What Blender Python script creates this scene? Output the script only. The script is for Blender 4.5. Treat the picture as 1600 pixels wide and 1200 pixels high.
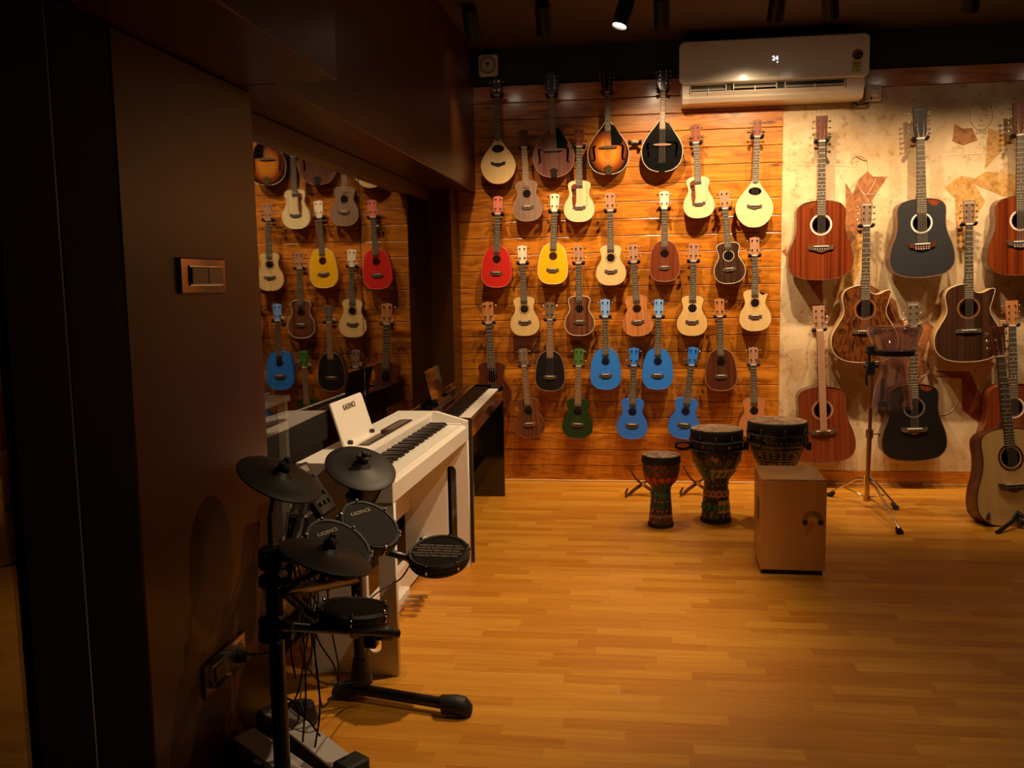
import bpy, bmesh, math, random
from math import sin, cos, pi, radians as RD
from mathutils import Vector, Matrix
random.seed(7)
C = bpy.context.scene
COL = C.collection
for o in list(bpy.data.objects): bpy.data.objects.remove(o)

# ------------------------------------------------------------------ camera
FPX, YAW, PITCH, ROLL, EYE, DIST = 1433.0, .1337, .11267, .01715, 1.31, 5.8886
_f = Vector((-sin(YAW)*cos(PITCH), cos(YAW)*cos(PITCH), -sin(PITCH)))
_r = Vector((cos(YAW), sin(YAW), 0)); _d = _f.cross(_r)
R2 = cos(ROLL)*_r + sin(ROLL)*_d; D2 = -sin(ROLL)*_r + cos(ROLL)*_d
EYEP = Vector((0, -DIST, EYE))
cam_d = bpy.data.cameras.new('camera'); cam = bpy.data.objects.new('camera', cam_d); COL.objects.link(cam)
m = Matrix((R2, -D2, -_f)).transposed().to_4x4(); m.translation = EYEP
cam.matrix_world = m
cam_d.sensor_width = 36; cam_d.sensor_fit = 'HORIZONTAL'; cam_d.lens = FPX/1600*36; cam_d.clip_start = .05
C.camera = cam
def ray(x, y): return R2*((x-800)/FPX) + D2*((y-600)/FPX) + _f
def at(x, y, Y):
    r = ray(x, y); return EYEP + r*((Y+DIST)/r.y)
def flo(x, y, z=0):
    r = ray(x, y); return EYEP + r*((z-EYE)/r.z)
def atX(x, y, X):
    r = ray(x, y); return EYEP + r*(X/r.x)

# ------------------------------------------------------------------ world, exposure
w = bpy.data.worlds.new('world'); C.world = w; w.use_nodes = True
w.node_tree.nodes['Background'].inputs[0].default_value = (1, .72, .45, 1)
w.node_tree.nodes['Background'].inputs[1].default_value = .002
vs = C.view_settings; vs.view_transform = 'Standard'; vs.look = 'None'; vs.exposure = 0.0; vs.gamma = 1; vs.use_curve_mapping = False
WARM = (1, .70, .40)
SPOTW = 70
def spot(loc, target, power, angle=62, blend=.5, radius=.022, col=WARM):
    l = bpy.data.lights.new('spot_light', 'SPOT'); l.energy = power; l.color = col
    l.spot_size = RD(angle); l.spot_blend = blend; l.shadow_soft_size = radius
    o = bpy.data.objects.new('spot_light', l); COL.objects.link(o); o.location = loc
    o.rotation_euler = (Vector(target)-Vector(loc)).to_track_quat('-Z', 'Y').to_euler()
    return o
# ceiling spots: (mount x, mount y, aim x, aim y, aim z, power factor)
CEIL = 2.752
SPOTS = [(-.86, -.95, -.72, -.02, 1.02, .50), (-.47, -.95, -.45, -.02, .95, .78),
         (-.03, -.98, -.75, -1.45, .3, .8), (.14, -.95, .20, -.02, 1.20, 1.15), (.72, -.98, .62, -.02, 1.20, 1.15),
         (.96, -.98, 1.30, -.02, 1.10, .85), (1.64, -.98, 1.75, -.02, .95, .85), (2.10, -.98, 2.1, -.02, 1.0, .62), (2.62, -.98, 2.6, -.02, 1.2, .35),
         (.35, -2.5, -.70, -2.35, .35, 1.9), (1.7, -2.7, 1.4, -2.0, 0, .25), (.75, -3.75, -.35, -3.2, .2, .70)]
CONE = [66, 70, 80, 98, 104, 92, 88, 88, 88, 72, 80, 76]

# ------------------------------------------------------------------ tagging helpers
def tag(o, label=None, cat=None, group=None, kind=None):
    if label: o['label'] = label
    if cat: o['category'] = cat
    if group: o['group'] = group
    if kind: o['kind'] = kind
    return o
def link(name, me, mat=None, parent=None, loc=None):
    o = bpy.data.objects.new(name, me); COL.objects.link(o)
    if parent: o.parent = parent
    if loc is not None: o.location = loc
    if mat is not None:
        if not me.materials: me.materials.append(None)
        o.material_slots[0].link = 'OBJECT'; o.material_slots[0].material = mat
    return o
def empty(name, loc=(0, 0, 0), rot=(0, 0, 0), sc=1):
    o = bpy.data.objects.new(name, None); COL.objects.link(o); o.location = loc; o.rotation_euler = rot
    o.scale = (sc, sc, sc); o.empty_display_size = .05
    return o
def thing(name, label, cat, loc=(0, 0, 0), rot=(0, 0, 0), sc=1, group=None):
    return tag(empty(name, loc, rot, sc), label, cat, group)
def setting(name, me, mat): return tag(link(name, me, mat), kind='structure')

# ------------------------------------------------------------------ mesh builder
def frame(n):
    n = Vector(n).normalized(); a = Vector((0, 0, 1)) if abs(n.z) < .95 else Vector((1, 0, 0))
    u = a.cross(n).normalized(); return u, n.cross(u), n
class MB:
    def __init__(s): s.bm = bmesh.new()
    def box(s, lo, hi, bev=0, M=None, seg=1):
        lo, hi = Vector(lo), Vector(hi)
        g = bmesh.ops.create_cube(s.bm, size=1); vs_ = g['verts']
        for v in vs_: v.co = Vector([(lo[i]+hi[i])/2 + v.co[i]*(hi[i]-lo[i]) for i in range(3)])
        if bev:
            es = list({e for v in vs_ for e in v.link_edges})
            r = bmesh.ops.bevel(s.bm, geom=es, offset=bev, segments=seg, affect='EDGES', profile=.5)
            vs_ = list({v for f in r['faces'] for v in f.verts} | {v for v in vs_ if v.is_valid})
        if M is not None:
            for v in vs_: v.co = M @ v.co
        return s
    def ring(s, c, u, v, r, n, r2=None):
        return [s.bm.verts.new(Vector(c) + u*(cos(2*pi*i/n)*r) + v*(sin(2*pi*i/n)*(r2 or r))) for i in range(n)]
    def bridge(s, a, b):
        n = len(a)
        for i in range(n):
            f = s.bm.faces.new((a[i], a[(i+1) % n], b[(i+1) % n], b[i])); f.smooth = True
    def cap(s, a, flip=False):
        f = s.bm.faces.new(a[::-1] if flip else a); return f
    def cyl(s, p, q, r, r2=None, n=12, caps=True):
        p, q = Vector(p), Vector(q); u, v, _ = frame(q-p)
        a = s.ring(p, u, v, r, n); b = s.ring(q, u, v, r if r2 is None else r2, n); s.bridge(a, b)
        if caps: s.cap(a, True); s.cap(b)
        return s
    def tube(s, pts, r, n=8, caps=True):
        pts = [Vector(p) for p in pts]; prev = None; u = None
        for i, p in enumerate(pts):
            t = (pts[min(i+1, len(pts)-1)] - pts[max(i-1, 0)]).normalized()
            if u is None: u, v, _ = frame(t)
            else:
                u = (u - t*u.dot(t)).normalized(); v = t.cross(u)
            rr = r[i] if isinstance(r, (list, tuple)) else r
            cur = s.ring(p, u, v, rr, n)
            if prev: s.bridge(prev, cur)
            elif caps: s.cap(cur, True)
            prev = cur
        if caps: s.cap(prev)
        return s
    def loop(s, pts, r, n=6):                      # closed tube
        pts = [Vector(p) for p in pts]; N = len(pts); rs = []; u = None
        for i in range(N):
            t = (pts[(i+1) % N]-pts[i-1]).normalized()
            if u is None: u, v, _ = frame(t)
            else:
                u = (u-t*u.dot(t)).normalized(); v = t.cross(u)
            rs.append(s.ring(pts[i], u, v, r, n))
        for i in range(N-1): s.bridge(rs[i], rs[i+1])
        # best matching closing offset
        a, b = rs[-1], rs[0]; k = min(range(n), key=lambda k: (a[0].co-b[k].co).length)
        s.bridge(a, b[k:]+b[:k]); return s
    def lathe(s, prof, n=32, M=None, close=False):
        rs = []
        for r, z in prof:
            if r < 1e-5: rs.append([s.bm.verts.new((0, 0, z))])
            else: rs.append([s.bm.verts.new((r*cos(2*pi*i/n), r*sin(2*pi*i/n), z)) for i in range(n)])
        pr = list(zip(rs, rs[1:])) + ([(rs[-1], rs[0])] if close else [])
        for a, b in pr:
            for i in range(n):
                j = (i+1) % n
                if len(a) == 1 and len(b) == 1: continue
                if len(a) == 1: vs_ = (a[0], b[j], b[i])
                elif len(b) == 1: vs_ = (a[i], a[j], b[0])
                else: vs_ = (a[i], a[j], b[j], b[i])
                s.bm.faces.new(vs_).smooth = True
        if M is not None:
            for rg in rs:
                for v in rg: v.co = M @ v.co
        return s
    def prism(s, pts, axis, lo, hi, smooth=False):
        # pts 2-D outline; axis: which coordinate is extruded (0 x, 1 y, 2 z)
        def mk(p, t):
            if axis == 0: return (t, p[0], p[1])
            if axis == 1: return (p[0], t, p[1])
            return (p[0], p[1], t)
        a = [s.bm.verts.new(mk(p, lo)) for p in pts]; b = [s.bm.verts.new(mk(p, hi)) for p in pts]
        n = len(pts)
        for i in range(n):
            f = s.bm.faces.new((a[i], a[(i+1) % n], b[(i+1) % n], b[i])); f.smooth = smooth
        s.bm.faces.new(a[::-1]); s.bm.faces.new(b); return s
    def done(s, bevel=0, sharp=35):
        bm = s.bm
        bmesh.ops.recalc_face_normals(bm, faces=bm.faces)
        if bevel:
            es = [e for e in bm.edges if e.is_manifold and e.calc_face_angle(0) > RD(30)]
            bmesh.ops.bevel(bm, geom=es, offset=bevel, segments=2, affect='EDGES', profile=.6)
        for e in bm.edges:
            if e.is_manifold and e.calc_face_angle(0) > RD(sharp): e.smooth = False
        me = bpy.data.meshes.new('mesh'); bm.to_mesh(me); bm.free(); return me
def boxm(lo, hi, bev=0): return MB().box(lo, hi, bev).done()
def catmull(pts, k=6, closed=False):
    n = len(pts); out = []
    rng = range(n) if closed else range(n-1)
    for i in rng:
        g = (lambda j: Vector(pts[j % n])) if closed else (lambda j: Vector(pts[max(0, min(n-1, j))]))
        a, b, c, d = g(i-1), g(i), g(i+1), g(i+2)
        for j in range(k):
            t = j/k
            out.append(.5*((2*b)+(c-a)*t+(2*a-5*b+4*c-d)*t*t+(3*b-a-3*c+d)*t**3))
    if not closed: out.append(Vector(pts[-1]))
    return out
def plate(loops, y0, y1, bevel=0):
    """flat plate in the XZ plane with holes, filled through a 2-D curve; front at y0, back at y1 (y0<y1)"""
    cu = bpy.data.curves.new('plate', 'CURVE'); cu.dimensions = '2D'; cu.fill_mode = 'BOTH'
    for lp in loops:
        sp = cu.splines.new('POLY'); sp.points.add(len(lp)-1); sp.use_cyclic_u = True
        for p, q in zip(sp.points, lp): p.co = (q[0], q[1], 0, 1)
    cu.extrude = (y1-y0)/2 - bevel; cu.bevel_depth = bevel; cu.bevel_resolution = 1; cu.offset = -bevel
    o = bpy.data.objects.new('tmp', cu); COL.objects.link(o)
    dg = bpy.context.evaluated_depsgraph_get(); dg.update()
    me = bpy.data.meshes.new_from_object(o.evaluated_get(dg)); bpy.data.objects.remove(o); bpy.data.curves.remove(cu)
    M = Matrix(((1, 0, 0, 0), (0, 0, -1, (y0+y1)/2), (0, 1, 0, 0), (0, 0, 0, 1)))
    me.transform(M); me.materials.clear(); return me
def textmesh(body, size, depth=.0006):
    cu = bpy.data.curves.new('t', 'FONT'); cu.body = body; cu.size = size; cu.extrude = depth
    cu.align_x = 'CENTER'; cu.align_y = 'CENTER'; cu.resolution_u = 3
    o = bpy.data.objects.new('tmp', cu); COL.objects.link(o); dg = bpy.context.evaluated_depsgraph_get(); dg.update()
    me = bpy.data.meshes.new_from_object(o.evaluated_get(dg)); bpy.data.objects.remove(o); bpy.data.curves.remove(cu)
    me.materials.clear(); me.transform(Matrix.Rotation(pi/2, 4, 'X')); return me

# ------------------------------------------------------------------ materials
def newmat(name):
    m = bpy.data.materials.new(name); m.use_nodes = True; nt = m.node_tree
    return m, nt, nt.nodes['Principled BSDF']
def N(nt, typ, **kw):
    n = nt.nodes.new(typ)
    for k, v in kw.items():
        if k.startswith('_'): setattr(n, k[1:], v)
        else: n.inputs[k.replace('_', ' ')].default_value = v
    return n
def c4(c): return (c[0], c[1], c[2], 1)
def srgb(*c): return tuple(((x/255)/12.92 if x/255 <= .04045 else ((x/255+.055)/1.055)**2.4) for x in c)
def plain(name, col, rough=.5, metal=0, coat=0, bump=0, bscale=40, var=0, emis=None, estr=0, spec=.5):
    m, nt, b = newmat(name)
    b.inputs['Base Color'].default_value = c4(col); b.inputs['Roughness'].default_value = rough
    b.inputs['Metallic'].default_value = metal; b.inputs['Coat Weight'].default_value = coat; b.inputs['Coat Roughness'].default_value = .08
    b.inputs['Specular IOR Level'].default_value = spec
    tc = N(nt, 'ShaderNodeTexCoord'); no = N(nt, 'ShaderNodeTexNoise', Scale=bscale, Detail=4)
    nt.links.new(tc.outputs['Object'], no.inputs['Vector'])
    if var:
        mx = N(nt, 'ShaderNodeMix', _data_type='RGBA'); mx.inputs[6].default_value = c4(col); mx.inputs[7].default_value = c4([x*(1-var) for x in col])
        nt.links.new(no.outputs['Fac'], mx.inputs[0]); nt.links.new(mx.outputs[2], b.inputs['Base Color'])
    if bump:
        bp = N(nt, 'ShaderNodeBump', Strength=bump, Distance=.002); nt.links.new(no.outputs['Fac'], bp.inputs['Height']); nt.links.new(bp.outputs[0], b.inputs['Normal'])
    if emis: b.inputs['Emission Color'].default_value = c4(emis); b.inputs['Emission Strength'].default_value = estr
    return m
def wood(name, c1, c2, sx=40, sz=2, rough=.35, coat=0, dist=2.0, axis='z', contrast=(.35, .65), rnd=False, detail=5):
    """long-grained wood: noise stretched along one axis of the object"""
    m, nt, b = newmat(name); L = nt.links.new
    tc = N(nt, 'ShaderNodeTexCoord'); mp = N(nt, 'ShaderNodeMapping')
    mp.inputs['Scale'].default_value = (sx, sx, sz) if axis == 'z' else ((sz, sx, sx) if axis == 'x' else (sx, sz, sx))
    L(tc.outputs['Object'], mp.inputs['Vector'])
    if True:
        oi = N(nt, 'ShaderNodeObjectInfo'); ml = N(nt, 'ShaderNodeMath', _operation='MULTIPLY'); ml.inputs[1].default_value = 37
        L(oi.outputs['Random'], ml.inputs[0]); cb = N(nt, 'ShaderNodeCombineXYZ'); L(ml.outputs[0], cb.inputs[0]); L(ml.outputs[0], cb.inputs[2]); L(cb.outputs[0], mp.inputs['Location'])
    no = N(nt, 'ShaderNodeTexNoise', Scale=1, Detail=detail, Roughness=.6, Distortion=dist); L(mp.outputs[0], no.inputs['Vector'])
    cr = N(nt, 'ShaderNodeValToRGB'); cr.color_ramp.elements[0].position = contrast[0]; cr.color_ramp.elements[1].position = contrast[1]
    cr.color_ramp.elements[0].color = c4(c1); cr.color_ramp.elements[1].color = c4(c2)
    L(no.outputs['Fac'], cr.inputs[0]); L(cr.outputs[0], b.inputs['Base Color'])
    b.inputs['Roughness'].default_value = rough; b.inputs['Coat Weight'].default_value = coat; b.inputs['Coat Roughness'].default_value = .05
    return m
def sunburst(name):
    m, nt, b = newmat(name); L = nt.links.new
    tc = N(nt, 'ShaderNodeTexCoord'); mp = N(nt, 'ShaderNodeMapping'); mp.inputs['Location'].default_value = (0, 0, -.215*1/.215); 
    mp.inputs['Scale'].default_value = (1/.19, 0, 1/.215)
    L(tc.outputs['Object'], mp.inputs['Vector']); ln = N(nt, 'ShaderNodeVectorMath', _operation='LENGTH'); L(mp.outputs[0], ln.inputs[0])
    cr = N(nt, 'ShaderNodeValToRGB'); e = cr.color_ramp.elements
    e[0].position = .42; e[0].color = c4((.85, .30, .03)); e[1].position = .98; e[1].color = c4((.012, .006, .004))
    x = e.new(.72); x.color = c4((.35, .07, .01))
    L(ln.outputs['Value'], cr.inputs[0]); L(cr.outputs[0], b.inputs['Base Color']); b.inputs['Roughness'].default_value = .2
    b.inputs['Coat Weight'].default_value = 1; b.inputs['Coat Roughness'].default_value = .03
    return m
def pine_mat():
    m, nt, b = newmat('varnished_pine'); L = nt.links.new
    tc = N(nt, 'ShaderNodeTexCoord'); oi = N(nt, 'ShaderNodeObjectInfo')
    ml = N(nt, 'ShaderNodeMath', _operation='MULTIPLY'); ml.inputs[1].default_value = 91; L(oi.outputs['Random'], ml.inputs[0])
    cb = N(nt, 'ShaderNodeCombineXYZ'); L(ml.outputs[0], cb.inputs[0]); L(ml.outputs[0], cb.inputs[1])
    ad = N(nt, 'ShaderNodeVectorMath', _operation='ADD'); L(tc.outputs['Object'], ad.inputs[0]); L(cb.outputs[0], ad.inputs[1])
    # knots: scattered cells
    mk = N(nt, 'ShaderNodeMapping'); mk.inputs['Scale'].default_value = (3.4, 1, 10); L(ad.outputs[0], mk.inputs['Vector'])
    vo = N(nt, 'ShaderNodeTexVoronoi', Scale=1.0, Randomness=1.0); L(mk.outputs[0], vo.inputs['Vector'])
    kr = N(nt, 'ShaderNodeValToRGB'); kr.color_ramp.elements[0].position = .05; kr.color_ramp.elements[0].color = (1, 1, 1, 1); kr.color_ramp.elements[1].position = .17; kr.color_ramp.elements[1].color = (0, 0, 0, 1)
    L(vo.outputs['Distance'], kr.inputs[0])
    # grain bending around the knots
    dk = N(nt, 'ShaderNodeMath', _operation='MULTIPLY'); dk.inputs[1].default_value = .05; L(vo.outputs['Distance'], dk.inputs[0])
    cz = N(nt, 'ShaderNodeCombineXYZ'); L(dk.outputs[0], cz.inputs[2]); a2 = N(nt, 'ShaderNodeVectorMath', _operation='ADD'); L(ad.outputs[0], a2.inputs[0]); L(cz.outputs[0], a2.inputs[1])
    mp = N(nt, 'ShaderNodeMapping'); mp.inputs['Scale'].default_value = (2.2, 20, 55); L(a2.outputs[0], mp.inputs['Vector'])
    no = N(nt, 'ShaderNodeTexNoise', Scale=1, Detail=6, Roughness=.62, Distortion=1.2); L(mp.outputs[0], no.inputs['Vector'])
    cr = N(nt, 'ShaderNodeValToRGB'); e = cr.color_ramp.elements; e[0].position = .3; e[0].color = c4((.42, .115, .007)); e[1].position = .7; e[1].color = c4((.80, .30, .024))
    L(no.outputs['Fac'], cr.inputs[0])
    # blotches
    n2 = N(nt, 'ShaderNodeTexNoise', Scale=1, Detail=4, Distortion=1.5); m2 = N(nt, 'ShaderNodeMapping'); m2.inputs['Scale'].default_value = (3.5, 3, 14); L(ad.outputs[0], m2.inputs['Vector']); L(m2.outputs[0], n2.inputs['Vector'])
    c2 = N(nt, 'ShaderNodeValToRGB'); c2.color_ramp.elements[0].position = .36; c2.color_ramp.elements[0].color = (.60, .46, .36, 1); c2.color_ramp.elements[1].position = .50; c2.color_ramp.elements[1].color = (1, 1, 1, 1)
    L(n2.outputs['Fac'], c2.inputs[0])
    mx = N(nt, 'ShaderNodeMix', _data_type='RGBA', _blend_type='MULTIPLY'); mx.inputs[0].default_value = .8; L(cr.outputs[0], mx.inputs[6]); L(c2.outputs[0], mx.inputs[7])
    m3 = N(nt, 'ShaderNodeMix', _data_type='RGBA'); L(mx.outputs[2], m3.inputs[6]); m3.inputs[7].default_value = c4((.10, .02, .004))
    kf = N(nt, 'ShaderNodeMath', _operation='MULTIPLY'); kf.inputs[1].default_value = .85; L(kr.outputs[0], kf.inputs[0]); L(kf.outputs[0], m3.inputs[0])
    L(m3.outputs[2], b.inputs['Base Color']); b.inputs['Roughness'].default_value = .34
    b.inputs['Coat Weight'].default_value = .8; b.inputs['Coat Roughness'].default_value = .15
    bp = N(nt, 'ShaderNodeBump', Strength=.25, Distance=.002); L(no.outputs['Fac'], bp.inputs['Height']); L(bp.outputs[0], b.inputs['Normal'])
    return m
def floor_mat():
    m, nt, b = newmat('laminate_strip'); L = nt.links.new
    tc = N(nt, 'ShaderNodeTexCoord'); oi = N(nt, 'ShaderNodeObjectInfo'); ge = N(nt, 'ShaderNodeNewGeometry')
    sm = N(nt, 'ShaderNodeMath', _operation='ADD'); L(oi.outputs['Random'], sm.inputs[0]); L(ge.outputs['Random Per Island'], sm.inputs[1])
    fr = N(nt, 'ShaderNodeMath', _operation='FRACT'); L(sm.outputs[0], fr.inputs[0])
    ml = N(nt, 'ShaderNodeMath', _operation='MULTIPLY'); ml.inputs[1].default_value = 53; L(fr.outputs[0], ml.inputs[0])
    cb = N(nt, 'ShaderNodeCombineXYZ'); L(ml.outputs[0], cb.inputs[0]); L(ml.outputs[0], cb.inputs[1])
    ad = N(nt, 'ShaderNodeVectorMath', _operation='ADD'); L(ge.outputs['Position'], ad.inputs[0]); L(cb.outputs[0], ad.inputs[1])
    mp = N(nt, 'ShaderNodeMapping'); mp.inputs['Scale'].default_value = (2.5, 42, 1); L(ad.outputs[0], mp.inputs['Vector'])
    no = N(nt, 'ShaderNodeTexNoise', Scale=1, Detail=5, Roughness=.6, Distortion=1.0); L(mp.outputs[0], no.inputs['Vector'])
    r1 = N(nt, 'ShaderNodeValToRGB'); e = r1.color_ramp.elements; e[0].color = c4((.52, .200, .014)); e[1].color = c4((.70, .33, .036)); e[0].position = 0; e[1].position = 1
    L(fr.outputs[0], r1.inputs[0])
    r2 = N(nt, 'ShaderNodeValToRGB'); e = r2.color_ramp.elements; e[0].position = .3; e[0].color = (.74, .66, .58, 1); e[1].position = .62; e[1].color = (1, 1, 1, 1)
    L(no.outputs['Fac'], r2.inputs[0])
    mx = N(nt, 'ShaderNodeMix', _data_type='RGBA', _blend_type='MULTIPLY'); mx.inputs[0].default_value = .8; L(r1.outputs[0], mx.inputs[6]); L(r2.outputs[0], mx.inputs[7])
    L(mx.outputs[2], b.inputs['Base Color']); b.inputs['Roughness'].default_value = .38; b.inputs['Specular IOR Level'].default_value = .35
    return m
def parchment():
    m, nt, b = newmat('parchment_print'); L = nt.links.new
    tc = N(nt, 'ShaderNodeTexCoord'); no = N(nt, 'ShaderNodeTexNoise', Scale=2.2, Detail=8, Roughness=.7, Distortion=.4); L(tc.outputs['Object'], no.inputs['Vector'])
    cr = N(nt, 'ShaderNodeValToRGB'); e = cr.color_ramp.elements; e[0].position = .33; e[0].color = c4((.58, .36, .16)); e[1].position = .60; e[1].color = c4((.80, .64, .40))
    L(no.outputs['Fac'], cr.inputs[0])
    n2 = N(nt, 'ShaderNodeTexNoise', Scale=14, Detail=8, Roughness=.75); L(tc.outputs['Object'], n2.inputs['Vector'])
    c2 = N(nt, 'ShaderNodeValToRGB'); c2.color_ramp.elements[0].position = .34; c2.color_ramp.elements[0].color = (.45, .28, .14, 1); c2.color_ramp.elements[1].position = .46; c2.color_ramp.elements[1].color = (1, 1, 1, 1)
    L(n2.outputs['Fac'], c2.inputs[0])
    mx = N(nt, 'ShaderNodeMix', _data_type='RGBA', _blend_type='MULTIPLY'); mx.inputs[0].default_value = .7; L(cr.outputs[0], mx.inputs[6]); L(c2.outputs[0], mx.inputs[7])
    L(mx.outputs[2], b.inputs['Base Color']); b.inputs['Roughness'].default_value = .6
    return m
def blotch(name, cols, scale=6, rough=.6, dist=1.0, vor=False):
    m, nt, b = newmat(name); L = nt.links.new
    tc = N(nt, 'ShaderNodeTexCoord')
    no = N(nt, 'ShaderNodeTexNoise', Scale=scale, Detail=5, Roughness=.65, Distortion=dist); L(tc.outputs['Object'], no.inputs['Vector'])
    cr = N(nt, 'ShaderNodeValToRGB'); e = cr.color_ramp.elements
    for i, c in enumerate(cols):
        p = .3+.4*i/(len(cols)-1)
        if i == 0: e[0].position = p; e[0].color = c4(c)
        elif i == len(cols)-1: e[len(e)-1].position = p; e[len(e)-1].color = c4(c)
        else: x = e.new(p); x.color = c4(c)
    L(no.outputs['Fac'], cr.inputs[0]); L(cr.outputs[0], b.inputs['Base Color']); b.inputs['Roughness'].default_value = rough
    return m
def painted_drum(name, base, spots, scale=22, band=9):
    """folk painting: small rings and dots over bands of ground colours"""
    m, nt, b = newmat(name); L = nt.links.new
    tc = N(nt, 'ShaderNodeTexCoord'); sp = N(nt, 'ShaderNodeSeparateXYZ'); L(tc.outputs['Object'], sp.inputs[0])
    at2 = N(nt, 'ShaderNodeMath', _operation='ARCTAN2'); L(sp.outputs[0], at2.inputs[0]); L(sp.outputs[1], at2.inputs[1])
    k = N(nt, 'ShaderNodeMath', _operation='MULTIPLY'); k.inputs[1].default_value = .13; L(at2.outputs[0], k.inputs[0])
    cb = N(nt, 'ShaderNodeCombineXYZ'); L(k.outputs[0], cb.inputs[0]); L(sp.outputs[2], cb.inputs[1])
    vo = N(nt, 'ShaderNodeTexVoronoi', Scale=scale, Randomness=.75); L(cb.outputs[0], vo.inputs['Vector'])
    rg = N(nt, 'ShaderNodeValToRGB'); rg.color_ramp.interpolation = 'CONSTANT'; e = rg.color_ramp.elements
    e[0].position = 0; e[0].color = (1, 1, 1, 1); e[1].position = .10; e[1].color = (0, 0, 0, 1)
    for p, v in ((.17, 1), (.21, 0), (.30, 1), (.33, 0)): x = e.new(p); x.color = (v, v, v, 1)
    L(vo.outputs['Distance'], rg.inputs[0])
    cs = N(nt, 'ShaderNodeValToRGB'); cs.color_ramp.interpolation = 'CONSTANT'; e = cs.color_ramp.elements
    for i, c in enumerate(spots):
        p = i/len(spots)
        if i < 2: e[i].position = p; e[i].color = c4(c)
        else: x = e.new(p); x.color = c4(c)
    sc = N(nt, 'ShaderNodeSeparateColor'); L(vo.outputs['Color'], sc.inputs[0]); L(sc.outputs[0], cs.inputs[0])
    # ground bands by height, edges waving
    nz = N(nt, 'ShaderNodeTexNoise', Scale=7, Detail=2); L(cb.outputs[0], nz.inputs['Vector'])
    sub = N(nt, 'ShaderNodeMath', _operation='MULTIPLY_ADD'); sub.inputs[1].default_value = .12; L(nz.outputs['Fac'], sub.inputs[0]); L(sp.outputs[2], sub.inputs[2])
    mb = N(nt, 'ShaderNodeMath', _operation='MULTIPLY'); mb.inputs[1].default_value = band; L(sub.outputs[0], mb.inputs[0])
    wn = N(nt, 'ShaderNodeMath', _operation='FLOOR'); L(mb.outputs[0], wn.inputs[0]); wh = N(nt, 'ShaderNodeTexWhiteNoise', _noise_dimensions='1D'); L(wn.outputs[0], wh.inputs['W'])
    cg = N(nt, 'ShaderNodeValToRGB'); cg.color_ramp.interpolation = 'CONSTANT'; e = cg.color_ramp.elements
    for i, c in enumerate(base):
        p = i/len(base)
        if i < 2: e[i].position = p; e[i].color = c4(c)
        else: x = e.new(p); x.color = c4(c)
    L(wh.outputs['Value'], cg.inputs[0])
    mx = N(nt, 'ShaderNodeMix', _data_type='RGBA'); L(rg.outputs[0], mx.inputs[0]); L(cg.outputs[0], mx.inputs[6]); L(cs.outputs[0], mx.inputs[7])
    L(mx.outputs[2], b.inputs['Base Color']); b.inputs['Roughness'].default_value = .4
    return m
def glass(name, ior=1.5, rough=0, col=(1, 1, 1)):
    m, nt, b = newmat(name); b.inputs['Transmission Weight'].default_value = 1; b.inputs['IOR'].default_value = ior
    b.inputs['Roughness'].default_value = rough; b.inputs['Base Color'].default_value = c4(col); return m

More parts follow.
